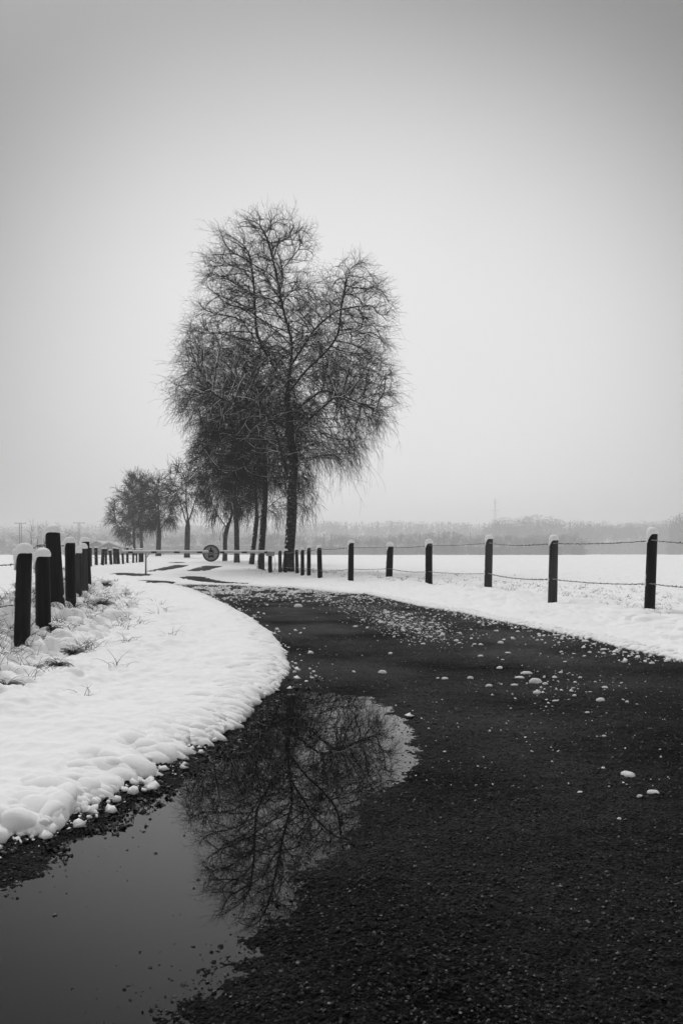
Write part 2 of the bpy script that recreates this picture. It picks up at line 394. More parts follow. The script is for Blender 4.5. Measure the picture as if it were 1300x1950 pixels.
# rounded lumps
def dome(cx, cy, R, h, base, ax=1.0, ang=0.0, Z=None):
    r0 = math.hypot(cx, cy); th0 = math.atan2(cx, cy); Rm = R * max(ax, 1)
    i0, i1 = np.searchsorted(RR, [r0 - Rm, r0 + Rm]); j0, j1 = np.searchsorted(TH, [th0 - Rm / r0 * 1.05, th0 + Rm / r0 * 1.05])
    if i1 <= i0 or j1 <= j0: return
    dx = GX[i0:i1, j0:j1] - cx; dy = GY[i0:i1, j0:j1] - cy
    c, s = cos(ang), sin(ang); u = (dx * c + dy * s) / (R * ax); v = (-dx * s + dy * c) / R
    ph = cx * 37.1 + cy * 11.3
    a = np.arctan2(v, u); rr = np.sqrt(u * u + v * v) / (1 + 0.10 * np.sin(3 * a + ph) + 0.06 * np.sin(5 * a + 2 * ph))
    zz = base + h * np.sqrt(np.clip(1 - rr ** 2, 0, 1)); zz = np.where(rr < 1, zz, -1)
    sub = Z[i0:i1, j0:j1]
    kk = 0.018
    hmix = np.clip(0.5 + 0.5 * (zz - sub) / kk, 0, 1)
    sm = sub * (1 - hmix) + zz * hmix + kk * hmix * (1 - hmix)
    Z[i0:i1, j0:j1] = np.where(rr < 1, np.where(sub > -0.02, sm, np.maximum(sub, zz)), sub)

def walk(poly, step):
    out = []
    for a, b in zip(poly[:-1], poly[1:]):
        a = np.array(a); b = np.array(b); L = np.linalg.norm(b - a); n = max(1, int(L / step)); tt = b - a; nn = np.array([-tt[1], tt[0]]) / (L + 1e-9)
        for k in range(n): out.append((a + (b - a) * (k + rng.random()) / n, nn, math.atan2(tt[1], tt[0])))
    return out
Lp = [(-2.3, 0.6), (-1.6, 1.8)] + LE
LOBES = []
def lobes(line, step, rmin, rmax, thk, wid, offmax, power, elong):
    for p, nn, an in walk(line, step):
        d = np.hypot(*p)
        if d > 26: continue
        R = (rmin + (rmax - rmin) * rng.random() ** power) * (1 + 0.025 * d); el = rng.uniform(*elong)
        off = rng.uniform(-0.01, offmax) + R * 0.7
        dr_ = np.array([cos(an + pi / 2), sin(an + pi / 2)]) + rng.normal(0, 0.28, 2); dr_ /= np.linalg.norm(dr_)
        tt_ = min(max(off / wid, 0), 1); top = thk * sqrt(1 - (1 - tt_) ** 2) * rng.uniform(0.9, 1.08) + rng.uniform(0.0, 0.008)
        hz = min(R * rng.uniform(0.7, 0.95), top * 0.75)
        c = p + nn * (off + R * (el - 1) * 0.8)
        LOBES.append((c[0], c[1], max(top - hz, hz * 0.35), R, el, hz, math.atan2(dr_[1], dr_[0]), rng.random() * 100))
Lw = [(-2.3, 0.6), (-1.6, 1.8)] + LE
lobes(Lw, 0.016, 0.022, 0.070, 0.085, 0.24, 0.12, 1.3, (1.1, 2.3))
lobes(Lw, 0.010, 0.010, 0.024, 0.055, 0.12, 0.05, 1.5, (1.0, 1.5))
lobes(Lw, 0.050, 0.040, 0.085, 0.090, 0.22, 0.20, 1.0, (1.2, 2.2))
Rw = RE + [(2.72, 5.2), (2.75, 4.0)]
lobes(Rw, 0.016, 0.016, 0.052, 0.05, 0.18, 0.10, 1.5, (1.0, 1.9))
lobes(Rw, 0.014, 0.008, 0.022, 0.035, 0.10, 0.03, 1.5, (1.0, 1.4))
# shaggy bank under the left fence
def on_bank(): 
    y = exp(rng.uniform(log(2.6), log(30))); _, x0 = mound(0.0, y); return float(x0) + rng.normal(0.05, 0.45) * (1 + 0.02 * y), y
def local_sn(x, y):
    i = min(int(np.searchsorted(RR, math.hypot(x, y))), len(RR) - 1); j = min(int(np.searchsorted(TH, math.atan2(x, y))), len(TH) - 1); return float(SN[i, j])
SN += (SDR > 0.5) * (RG < 40) * np.clip(mo * 1.3, 0, 1) * (0.075 * fbm(GX * 4.5, GY * 3.5, 93, 4, .62) + 0.03 * np.abs(noise(GX * 13 + GY * 6, GY * 8, 95)))
for _ in range(9000):
    x, y = on_bank()
    mm_, _x = mound(x, y)
    if rng.random() > mm_ * 1.2: continue
    R = (0.014 + 0.055 * rng.random() ** 1.7) * (1 + 0.02 * y)
    dome(x, y, R, R * rng.uniform(0.7, 1.15), local_sn(x, y) - 0.012, rng.uniform(1.0, 2.2), rng.uniform(-0.9, -0.1), SN)
# hollows in the bank where the grass holds the snow apart
hn = np.minimum(fbm(GX * 5.2 + 3, GY * 4.2, 91, 3), 0.8)
SN -= (mo > 0.12) * (RG < 28) * (SDR > 0.5) * 0.9 * np.clip(hn - 0.34, 0, 1) * mo
for _ in range(420):                                  # tussocks along the right verge
    y = exp(rng.uniform(log(5), log(34))); x0 = np.interp(y, [5, 7.7, 10, 14, 20, 24], [2.9, 3.2, 3.6, 3.6, 2.4, 0.4]); x = x0 + abs(rng.normal(0.35, 0.9))
    if poly_sd(np.array([x]), np.array([y]), road_poly)[0] < 0.25: continue
    R = rng.uniform(0.05, 0.16) * (1 + 0.02 * y)
    dome(x, y, R, R * 0.35, min(local_sn(x, y), 0.075) - R * .08, rng.uniform(1, 2), rng.uniform(0, pi), SN)

SNOWZ = TER + SN
keep = SN > -0.035
used, fq = grid_faces(keep)
V = np.stack([GX, GY, SNOWZ], -1).reshape(-1, 3)[used]
snow = add('snow_ground', V, fq, M_snow); tag(snow, kind='structure')
def lobe_mesh(L, n=16, m=9):
    L = np.array(L); k = len(L)
    u, v = np.meshgrid(np.arange(n) * 2 * pi / n, np.linspace(-1.15, pi / 2 - 1e-3, m)); u, v = u[None], v[None]; ph = L[:, 7][:, None, None]
    r = 1 + (0.10 * np.sin(3 * u + ph) + 0.08 * np.sin(5 * u + 2.3 * ph + 3 * v) + 0.05 * np.sin(8 * u - ph + 5 * v)) * np.cos(v)
    x = np.cos(u) * np.cos(v) * (L[:, 3] * L[:, 4])[:, None, None] * r; y = np.sin(u) * np.cos(v) * L[:, 3][:, None, None] * r
    z = np.sin(v) * L[:, 5][:, None, None] * (1 + 0.08 * np.sin(2 * u + ph) * np.cos(v)) - 0.12 * x * np.where(x < 0, -1, 0.0)
    c, s_ = np.cos(L[:, 6])[:, None, None], np.sin(L[:, 6])[:, None, None]
    V = np.stack([x * c - y * s_ + L[:, 0][:, None, None], x * s_ + y * c + L[:, 1][:, None, None], z + L[:, 2][:, None, None]], -1).reshape(-1, 3)
    i = np.arange(m - 1)[:, None] * n; j = np.arange(n)[None]; j2 = (j + 1) % n
    q = np.stack([i + j, i + j2, i + n + j2, i + n + j], -1).reshape(1, -1, 4) + (np.arange(k) * n * m)[:, None, None]
    return V, q.reshape(-1, 4)
V, q = lobe_mesh(LOBES); V[:, 2] = np.maximum(V[:, 2], WATER - 0.004)
edge = add('snow_edge', V, q, M_snow); tag(edge, kind='structure')
used, fq = grid_faces((mo > 0.08) & (RG < 32) & (SDR > 0.3))
V = np.stack([GX, GY, TER - 0.03 + 0.01 * noise(GX * 12, GY * 12, 4)], -1).reshape(-1, 3)[used]
soil = add('soil', V, fq, M_soil); tag(soil, kind='structure')
def snow_z(x, y):
    r = math.hypot(x, y); th = math.atan2(x, y)
    i = min(max(int(np.searchsorted(RR, r)), 0), len(RR) - 1); j = min(max(int(np.searchsorted(TH, th)), 0), len(TH) - 1)
    return float(max(SNOWZ[i, j], ROADZ[i, j] if SDR[i, j] < 0.35 else -9))

# ------------------------------------------------------------------ tubes, lathes
def frames(Pth):
    T = np.gradient(Pth, axis=-2); T /= np.linalg.norm(T, axis=-1, keepdims=True) + 1e-12
    ref = np.where(np.abs(T[..., 2:3]) < 0.8, np.array([0, 0, 1.0]), np.array([1.0, 0.3, 0]))
    if Pth.ndim == 2:
        m = np.abs(T[:, 2]).mean() < 0.8; ref = np.broadcast_to(np.array([0, 0, 1.0]) if m else np.array([1.0, 0.2, 0]), T.shape)
    else:
        m = (np.abs(T[..., 2]).mean(-1) < 0.8)[:, None, None]; ref = np.where(m, np.array([0, 0, 1.0]), np.array([1.0, 0.3, 0])) + 0 * T
    U = np.cross(T, ref); U /= np.linalg.norm(U, axis=-1, keepdims=True) + 1e-9
    W = np.cross(T, U); return U, W
def tubes(Pth, R, sides):
    """Pth (N,P,3), R (N,P) -> verts, quads"""
    N, K, _ = Pth.shape; U, W = frames(Pth)
    a = np.arange(sides) * 2 * pi / sides
    ring = U[:, :, None, :] * np.cos(a)[None, None, :, None] + W[:, :, None, :] * np.sin(a)[None, None, :, None]
    V = Pth[:, :, None, :] + ring * R[:, :, None, None]
    base = (np.arange(N) * K * sides)[:, None, None]
    i = np.arange(K - 1)[None, :, None] * sides; j = np.arange(sides)[None, None, :]; j2 = (j + 1) % sides
    q = np.stack([base + i + j, base + i + j2, base + i + sides + j2, base + i + sides + j], -1).reshape(-1, 4)
    return V.reshape(-1, 3), q
def tube1(Pth, R, sides=8, cap=True):
    Pth = np.asarray(Pth, float); R = np.broadcast_to(np.asarray(R, float), (len(Pth),))
    V, q = tubes(Pth[None], R[None], sides)
    if cap:
        n = len(V); V = np.concatenate([V, Pth[:1], Pth[-1:]]); k = np.arange(sides)
        c1 = np.stack([np.full(sides, n), (k + 1) % sides, k], -1); L0 = (len(Pth) - 1) * sides
        c2 = np.stack([np.full(sides, n + 1), L0 + k, L0 + (k + 1) % sides], -1)
        return V, [q, np.concatenate([c1, c2])]
    return V, [q]
def box(c, sx, sy, sz, rz=0.0, bev=0.0):
    c = np.array(c); x, y, z = sx / 2, sy / 2, sz / 2
    v = np.array([(a * x, b * y, d * z) for d in (-1, 1) for a, b in ((-1, -1), (1, -1), (1, 1), (-1, 1))])
    r = np.array([[cos(rz), -sin(rz), 0], [sin(rz), cos(rz), 0], [0, 0, 1]])
    return v @ r.T + c, np.array([(3, 2, 1, 0), (4, 5, 6, 7), (0, 1, 5, 4), (1, 2, 6, 5), (2, 3, 7, 6), (3, 0, 4, 7)])

# ------------------------------------------------------------------ fences
def fence_post(parent, bx, by, bz, tx, ty, tz, rad, cap_h, seed, mat, lopside=-1, drip=0.0):
    """a round timber from (bx,by,bz) up to (tx,ty,tz) and its hat of snow"""
    r_ = np.random.default_rng(seed); K = 9; S = 22
    base = np.array([bx, by, bz - 0.12]); top = np.array([tx, ty, tz])
    ax = top - base; T = ax / np.linalg.norm(ax); U = np.cross(T, [0, 1, 0]); U /= np.linalg.norm(U); W = np.cross(T, U)
    rings = []
    tt = np.concatenate([np.linspace(0, 1, K), [1.0]])
    rr = np.concatenate([np.linspace(1.04, 0.97, K - 1), [0.96, 0.86]])
    tt[-2] = 1 - 0.012 / np.linalg.norm(ax); a = np.arange(S) * 2 * pi / S
    prof = 1 + 0.03 * np.sin(2 * a + r_.uniform(0, 6)) + 0.02 * np.sin(5 * a + r_.uniform(0, 6)) + 0.012 * r_.normal(size=S)
    for k in range(K + 1):
        rings.append(base + ax * tt[k] + (U[None] * np.cos(a)[:, None] + W[None] * np.sin(a)[:, None]) * (rad * rr[k] * prof)[:, None])
    V = np.concatenate(rings + [top[None]]); n = len(rings)
    i = np.arange(n - 1)[:, None] * S; j = np.arange(S)[None]; j2 = (j + 1) % S
    q = np.stack([i + j, i + S + j, i + S + j2, i + j2], -1).reshape(-1, 4)
    c = np.stack([np.full(S, n * S), (np.arange(S) + 1) % S + (n - 1) * S, np.arange(S) + (n - 1) * S], -1)[:, ::-1]
    po = add('post', V, [q, c[:, ::-1]], mat, parent)
    # snow hat
    nA, nR = 28, 12; vs = []
    ph = r_.uniform(0, 6, 3)
    for k in range(nR + 1):
        f = k / nR                                       # 0 = under rim, 1 = crown
        ang_ = -0.5 + f * (pi / 2 + 0.5)
        rad_k = max(cos(ang_), 0) ** 0.72 if ang_ > 0 else 1 - 0.10 * (ang_ / 0.5) ** 2
        if k == nR: rad_k = 0.0
        hz = sin(ang_) if ang_ > 0 else ang_ * 0.28
        b = np.arange(nA) * 2 * pi / nA
        lob = 1 + 0.05 * np.sin(2 * b + ph[0]) + 0.035 * np.sin(4 * b + ph[1]) + 0.02 * np.sin(7 * b + ph[2]) + 0.02 * r_.normal(size=nA)
        rk = rad * 1.14 * rad_k * lob
        x = rk * np.cos(b) + lopside * rad * 0.05 * (1 - max(hz, 0)); y = rk * np.sin(b)
        zt = hz * cap_h * (1 - 0.14 * np.cos(b - ph[0]) * rad_k) + r_.normal(size=nA) * cap_h * 0.02 * rad_k
        if ang_ < 0: zt = zt - np.clip(-np.cos(b) * -lopside * -1, 0, 1) * 0 - drip * np.clip(lopside * np.cos(b), 0, 1) ** 3 * cap_h * (-ang_ / 0.5)
        vs.append(top + np.stack([x, y, zt + 0.004], -1))
    V = np.concatenate(vs + [top[None] + [0, 0, cap_h * 0.985]])
    i = np.arange(nR)[:, None] * nA; j = np.arange(nA)[None]; j2 = (j + 1) % nA
    q = np.stack([i + j, i + j2, i + nA + j2, i + nA + j], -1).reshape(-1, 4)
    # last ring has zero radius already; close the underside
    c = np.stack([np.arange(nA), np.full(nA, len(V)), (np.arange(nA) + 1) % nA], -1)
    V = np.concatenate([V, top[None] - [0, 0, cap_h * 0.02]])
    add('snow_cap', V, [q, c], M_snowcap, po)
    return po

def blob(mb, c, r, seed, sq=(1, 1, 1), n=10):
    r_ = np.random.default_rng(seed)
    u, v = np.meshgrid(np.arange(n) * 2 * pi / n, np.linspace(-pi / 2 + 0.001, pi / 2 - 0.001, n // 2 + 1))
    k = 1 + 0.14 * np.sin(2 * u + seed) * np.cos(v) + 0.10 * np.sin(3 * v + seed * 2 + u) + 0.05 * r_.normal(size=u.shape)
    k[0] = k[0].mean(); k[-1] = k[-1].mean()
    V = np.stack([np.cos(u) * np.cos(v) * sq[0], np.sin(u) * np.cos(v) * sq[1], np.sin(v) * sq[2]], -1) * (k * r)[..., None] + np.array(c)
    nr = n // 2 + 1; i = np.arange(nr - 1)[:, None] * n; j = np.arange(n)[None]; j2 = (j + 1) % n
    mb.put(V.reshape(-1, 3), np.stack([i + j, i + j2, i + n + j2, i + n + j], -1).reshape(-1, 4))

def barbed(parent, pts, rad=0.0055, barb=0.1, sag=0.03, seed=0, blen=0.018, step=0.035):
    r_ = np.random.default_rng(seed); path = []
    for a, b in zip(pts[:-1], pts[1:]):
        a = np.array(a); b = np.array(b); L = np.linalg.norm(b - a); n = max(2, int(L / step))
        t = np.arange(n) / n
        q = a + (b - a) * t[:, None]; q[:, 2] -= sag * min(L / 3, 1.4) * 4 * t * (1 - t); path.append(q)
    path = np.concatenate(path + [np.array(pts[-1])[None]])
    path += r_.normal(size=path.shape) * rad * 0.35
    R = rad * (1 + 0.35 * r_.random(len(path)) + 0.25 * np.sin(np.arange(len(path)) * 1.7))
    mb = MB(); V, q = tube1(path, R, 6); mb.put(V, q)
    s = np.concatenate([[0], np.cumsum(np.linalg.norm(np.diff(path, axis=0), axis=1))]); nb = int(s[-1] / barb)
    if nb:
        at = (np.arange(nb) + r_.uniform(0.2, 0.8, nb)) * barb; c = np.stack([np.interp(at, s, path[:, k]) for k in range(3)], -1)
        for m in range(2):
            d = r_.normal(size=(nb, 3)); d /= np.linalg.norm(d, axis=1, keepdims=True)
            pth = np.stack([c - d * blen, c, c + d * blen], 1); rr = np.stack([np.full(nb, rad * .25), np.full(nb, rad * 1.3), np.full(nb, rad * .25)], 1)
            V, q = tubes(pth, rr, 4); mb.put(V, q)
    return mb.build('barbed_wire', M_wire, parent)

# right fence: x_top, x_base, width, y_cap, y_wood, y_base, upper wire y, lower wire y
RP = [(1241.5,1235,20,1004.6,1016,1164.5,1029,1112), (1054,1051,17.5,1019,1028,1147,1034.5,1103), (931,928.5,14.3,1018.5,1025.6,1118,1034,1092),
      (816.5,816,13,1026.7,1034,1112,1038,1088.5), (742.7,740,13,1032.5,1040,1102.5,1041,1082.5), (668.5,667.5,10.8,1028.4,1033.5,1105,1042,1083.5),
      (607.7,609.5,9.4,1037.5,1042.6,1101,1046,1087), (588,588,7.8,1038.5,1043,1097,1047,1082.5), (575.7,576,7.2,1042,1046.7,1096,1049,1082),
      (564.5,566,6.6,1043,1046.5,1093,1050,1080.5), (544,543,7.5,1045.5,1048.5,1090,1053,1080), (533,533.5,6.6,1045,1048.5,1089.5,1050,1080)]
g0 = G(RP[0][1], RP[0][5], 0.05)
rf = empty('wire_fence', tuple(g0)); tag(rf, 'barbed wire fence on round dark posts capped with snow along the right verge', 'fence')
upw, low = [], []
for i, (xt, xb, w, yc, yw, yb, w1, w2) in enumerate(RP):
    b = G(xb, yb, 0.045); d = b[1]; top = P(xt, yw, d); rad = w * d / F / 2
    fence_post(rf, b[0], b[1], b[2], top[0], top[1], top[2], rad, (yw - yc) * d / F * 1.06, 100 + i, M_woodgrey if i in (1, 2, 11) else M_wood, -1, 1.2)
    def wp(yy): 
        t = (yb - yy) / (yb - yw); x = xb + (xt - xb) * t; q = P(x, yy, d - rad * 1.08); return q
    upw.append(wp(w1)); low.append(wp(w2))
    mb = MB()                                            # snow caught on the staples and the windward side
    for yy in (w1, w2):
        q = P(xb + (xt - xb) * (yb - yy) / (yb - yw) - w * 0.5, yy + 1, d); blob(mb, q, rad * 0.38, i * 7 + int(yy), (0.6, 0.8, 1.1), 8)
    for k in range(6):
        yy = w2 - rng.uniform(-2, 22) * w / 20; q = P(xb + (xt - xb) * (yb - yy) / (yb - yw) - w * 0.49, yy, d); blob(mb, q, rad * rng.uniform(.12, .26), k + i, (0.5, .8, 1.5), 8)
    tag(mb.build('clinging_snow', M_snowcap, rf), kind='stuff')
ext = [upw[0] + (upw[0] - upw[1]) * np.array([1, 1, 1]) * 1.0]; e2 = [low[0] + (low[0] - low[1])]
ext[0][2] = P(0, 1034 + 6, ext[0][1])[2] + 0.0; 
barbed(rf, ext + upw, 0.0062, 0.085, 0.03, 1); barbed(rf, e2 + low, 0.0062, 0.085, 0.035, 2)
for k, (a, b) in enumerate([(ext[0], e2[0])]):           # the next post, outside the frame
    fence_post(rf, a[0], a[1], float(terrain(a[0], a[1])) + .05, a[0], a[1], a[2] + 0.1, 0.085, 0.09, 199, M_wood)

# left fence: x_top_centre, x_base_centre, width, y_cap, y_wood, y_base
LPp = [(47,40,30,1034,1052,1239), (81.5,84,28,1043,1059,1212), (100.5,113,29,998.5,1013,1181), (133.5,136,19,1022,1033,1176), (149.5,151,13,1039,1052,1158),
       (159.5,163,14,1034,1044,1152), (162.5,168.5,16,1022.5,1031,1141)]
g0 = G(40, 1239, 0.06)
lf = empty('wire_fence', tuple(g0)); tag(lf, 'crowded thick dark fence posts with tall snow hats on the shaggy left bank', 'fence')
lw = [[], [], []]
for i, (xt, xb, w, yc, yw, yb) in enumerate(LPp):
    b = G(xb, yb, 0.06); d = b[1]; top = P(xt, yw, d); rad = w * d / F / 2
    fence_post(lf, b[0], b[1], b[2] - 0.05, top[0], top[1], top[2], rad, (yw - yc) * d / F * 0.92, 300 + i, M_woodgrey if i in (4, 5) else M_wood, -1, 1.5)
    if i in (0, 1, 2, 3, 6):
        for k, zz in enumerate((0.80, 0.45, 0.16)): lw[k].append(np.array([top[0] - rad * 1.0, d + rad * 0.4, b[2] + zz * (1 if k == 0 else 0.95)]))
    mb = MB()
    for k in range(9 if i < 4 else 4):
        t = rng.uniform(0.05, 0.9); q = b * (1 - t) + top * t; side = -1 if rng.random() < 0.8 else 0.9
        blob(mb, q + np.array([side * rad * 0.98, -rad * 0.2, 0]), rad * rng.uniform(0.10, 0.30), 50 + k + i * 11, (0.55, 0.8, 1.6), 9)
    if i < 4:
        for k in range(5): blob(mb, top + np.array([-rad * (1.1 + .12 * rng.random()), rad * .1, -rad * 0.5 * k]), rad * (.42 - .05 * k), 90 + k + i, (0.8, .9, 1.3), 10)
    blob(mb, b + np.array([-rad * 0.3, -rad * 1.1, 0.0]), rad * 0.9, i + 5, (1.2, 0.8, 0.7), 12)
    tag(mb.build('clinging_snow', M_snowcap, lf), kind='stuff')
for k, ys in enumerate((1077, 1159, 1235)):
    q = P(-60, ys + 3, 6.6); lw[k] = [P(-260, ys + 12, 5.2), q] + lw[k]
    lw[k][2][2] = P(0, (1074, 1151, 1222)[k], lw[k][2][1])[2]
    barbed(lf, lw[k], 0.0042, 0.06, 0.012, 20 + k, 0.014, 0.012)
g_ = P(-260, 1089, 5.2); fence_post(lf, g_[0], g_[1], float(terrain(g_[0], g_[1])) + .03, g_[0] - .02, g_[1], g_[2] + 0.12, 0.08, 0.08, 399, M_wood)

# far row on the left, beyond the bend
FP = [(171.5,172,7.5,1043,1079),(183,184,6,1043,1077),(197,195,6,1045,1077),(202,202,4.5,1045,1076),(210,212.5,5.5,1048,1075.5),(218,219,5.5,1044,1075),(223.5,226,6.5,1045,1075),
      (233.5,235,4.2,1047,1074.5),(243,243,4.6,1043,1073.5),(254,254,3.8,1046,1072.5),(260.5,260.5,3.2,1046,1072),(269,269,9.5,1046,1071)]
g0 = G(183, 1077)
ff = empty('wire_fence', tuple(g0)); tag(ff, 'row of small leaning dark posts behind the left end of the barrier rail', 'fence')
w1, w2 = [], []
for i, (xt, xb, w, yw, yb) in enumerate(FP):
    b = G(xb, yb, 0.04); d = b[1]; top = P(xt, yw, d); rad = w * d / F / 2
    fence_post(ff, b[0], b[1], b[2], top[0], top[1], top[2], rad, 1.9 * d / F, 500 + i, M_wood, -1)
    w1.append(P(xt, yw + 6, d - rad * 1.1)); w2.append(P(xt, yw + 18, d - rad * 1.1))
barbed(ff, w1, 0.008, 5, 0.03, 31, step=0.2); barbed(ff, w2, 0.008, 5, 0.03, 32, step=0.2)

# ------------------------------------------------------------------ barrier gate
YL, YR = 33.0, 34.9
A = P(278, 1052, YL); B = P(513, 1052, YR); zr = H + 2.6 * 34 / F
A[2] = B[2] = zr
ldir = (B - A); Lg = np.linalg.norm(ldir); ldir /= Lg; rz = math.atan2(ldir[1], ldir[0])
def rail_at(px):                                         # point on the rail's axis seen at a column of the photograph
    k = (px - CX) / F; t = (k * A[1] - A[0]) / (ldir[0] - k * ldir[1]); return A + ldir * t
gate = empty('barrier_gate', (B[0], B[1], 0.0)); tag(gate, 'long white and black barrier rail across the path carrying a round sign', 'barrier')
segs = [232, 244, 253, 288, 298, 331, 342, 375, 385, 419, 427, 460, 470, 503, 508]
mb = MB(); R0 = 0.048
for i, (a, b) in enumerate(zip(segs[:-1], segs[1:])):
    V, q = tube1([rail_at(a), rail_at((a + b) / 2), rail_at(b)], R0, 14, cap=(i in (0, len(segs) - 2))); mb.put(V, q, i % 2)
mb.build('rail', [M_white, M_black], gate)
mb = MB(); a = rail_at(231.6); b = rail_at(508)          # snow along the rail
n = 160; pth = a + (b - a) * np.linspace(0, 1, n)[:, None]; pth[:, 2] += R0 * 0.82
rs = 0.046 * (1 + 0.12 * fbm(np.arange(n) * .15, np.zeros(n), 3)); rs[0] = rs[-1] = 0.01
V, q = tube1(pth, rs, 10); V[:, 2] = np.where(V[:, 2] < zr + R0 * 0.55, zr + R0 * 0.55, V[:, 2]); mb.put(V, q); mb.build('snow_layer', M_snowcap, gate)
leg = rail_at(278)
mb = MB(); V, q = tube1([leg + [0, 0, -R0], [leg[0], leg[1], -0.1]], 0.034, 8); mb.put(V, q)
V, q = tube1([leg + [0, 0, -R0 - .20], leg + ldir * 0.14 + [0, 0, -R0 - 0.0]], 0.022, 6); mb.put(V, q)
mb.build('support_leg', M_galv, gate)
mb = MB(); pz = rail_at(514.5)
V, q = tube1([[pz[0] + .02, pz[1], -0.15], [pz[0] - .01, pz[1], 0.45], [pz[0], pz[1], zr - 0.16]], 0.085, 14); mb.put(V, q); mb.build('post', M_wood, gate)
mb = MB(); V, q = box(pz + [0, 0, -0.07], 0.30, 0.24, 0.18, rz); mb.put(V, q)
V, q = box(pz + [0, 0, -0.02], 0.24, 0.27, 0.06, rz); mb.put(V, q)
cw = mb.build('counterweight', M_galv, gate, smooth=False)
mb = MB(); blob(mb, pz + [0, 0, 0.05], 0.165, 3, (1.12, 0.85, 0.42), 18); mb.build('snow_cap', M_snowcap, cw)
mb = MB(); th = np.linspace(0, 1, 14); lp = np.stack([pz[0] + 0.12 + 0.10 * np.sin(th * pi) ** .7, np.full(14, pz[1] - .03), zr - 0.12 - th * 0.72], -1); lp[-1, 0] = pz[0] + .09
V, q = tube1(lp, 0.009, 5); mb.put(V, q); mb.build('cable', M_galv, gate)
# the round sign
sc_ = rail_at(402.5); sc_[2] = H + 0.5 * sc_[1] / F; rS = 16.2 * sc_[1] / F; fy = sc_[1] - R0 - 0.03
def disc_ring(mb, c, r0, r1, y0, y1, n=48, m=0):
    a = np.arange(n) * 2 * pi / n; rings = []
    for r, y in ((r0, y1), (r0, y0), (r1, y0), (r1, y1)): rings.append(np.stack([c[0] + r * np.cos(a), np.full(n, y), c[2] + r * np.sin(a)], -1))
    V = np.concatenate(rings); i = np.arange(4)[:, None] * n; i2 = ((np.arange(4) + 1) % 4)[:, None] * n; j = np.arange(n)[None]; j2 = (j + 1) % n
    mb.put(V, np.stack([i + j, i + j2, i2 + j2, i2 + j], -1).reshape(-1, 4), m)
sign = None
mb = MB(); disc_ring(mb, sc_, 0.001, rS * 0.80, fy, fy + 0.02); sign = mb.build('sign_panel', M_signface, gate, smooth=False)
mb = MB(); disc_ring(mb, sc_, rS * 0.80, rS, fy - 0.006, fy + 0.02); mb.build('rim', M_signrim, sign, smooth=False)
mb = MB(); V, q = box((sc_[0], fy - 0.003, sc_[2] - rS * 0.02), rS * 1.58, 0.004, rS * 0.05); mb.put(V, q); mb.build('divider_line', M_signrim, sign, smooth=False)
def poly_plate(mb, pts, y0, y1):
    pts = np.array(pts); n = len(pts)
    V = np.concatenate([np.stack([sc_[0] + pts[:, 0] * rS, np.full(n, y), sc_[2] + pts[:, 1] * rS], -1) for y in (y0, y1)])
    c0 = np.array([[sc_[0] + pts[:, 0].mean() * rS, y0, sc_[2] + pts[:, 1].mean() * rS]]); V = np.concatenate([V, c0]); j = np.arange(n); j2 = (j + 1) % n
    mb.put(V, [np.stack([j, j2, j2 + n, j + n], -1), np.stack([np.full(n, 2 * n), j, j2], -1)])
mb = MB()                                                # motorcycle seen from the side with its rider
for cx_ in (-0.22, 0.22):
    disc_ring(mb, (sc_[0] + cx_ * rS, 0, sc_[2] + 0.17 * rS), 0.055 * rS, 0.125 * rS, fy - 0.004, fy - 0.001, 20)
poly_plate(mb, [(-0.24,0.20),(-0.10,0.13),(0.10,0.13),(0.24,0.22),(0.27,0.33),(0.12,0.34),(0.02,0.30),(-0.10,0.32),(-0.28,0.34),(-0.33,0.28)], fy - 0.006, fy - 0.002)
poly_plate(mb, [(-0.14,0.30),(0.02,0.28),(0.14,0.34),(0.09,0.46),(0.02,0.58),(-0.06,0.57),(-0.10,0.45)], fy - 0.0065, fy - 0.002)
disc_ring(mb, (sc_[0] - 0.0 * rS, 0, sc_[2] + 0.62 * rS), 0.001, 0.065 * rS, fy - 0.005, fy - 0.001, 16)
poly_plate(mb, [(0.0,0.60),(0.05,0.60),(0.10,0.76),(0.08,0.76)], fy - 0.005, fy - 0.002)
mb.build('motorcycle_symbol', M_symbol, sign, smooth=False)
mb = MB()                                                # car seen from the front
poly_plate(mb, [(-0.33,-0.26),(-0.30,-0.38),(0.30,-0.38),(0.33,-0.26),(0.27,-0.24),(-0.27,-0.24)], fy - 0.004, fy - 0.001)
poly_plate(mb, [(-0.33,-0.24),(-0.26,-0.24),(-0.20,-0.12),(-0.24,-0.10)], fy - 0.004, fy - 0.001)
poly_plate(mb, [(0.26,-0.24),(0.33,-0.24),(0.24,-0.10),(0.20,-0.12)], fy - 0.004, fy - 0.001)
poly_plate(mb, [(-0.24,-0.13),(0.24,-0.13),(0.20,-0.08),(-0.20,-0.08)], fy - 0.0045, fy - 0.001)
for s in (-1, 1): poly_plate(mb, [(s*0.33,-0.36),(s*0.21,-0.36),(s*0.21,-0.56),(s*0.32,-0.56)][::s], fy - 0.0045, fy - 0.001)
poly_plate(mb, [(-0.24,-0.38),(0.24,-0.38),(0.22,-0.46),(-0.22,-0.46)], fy - 0.005, fy - 0.001)
mb.build('car_symbol', M_symbol, sign, smooth=False)

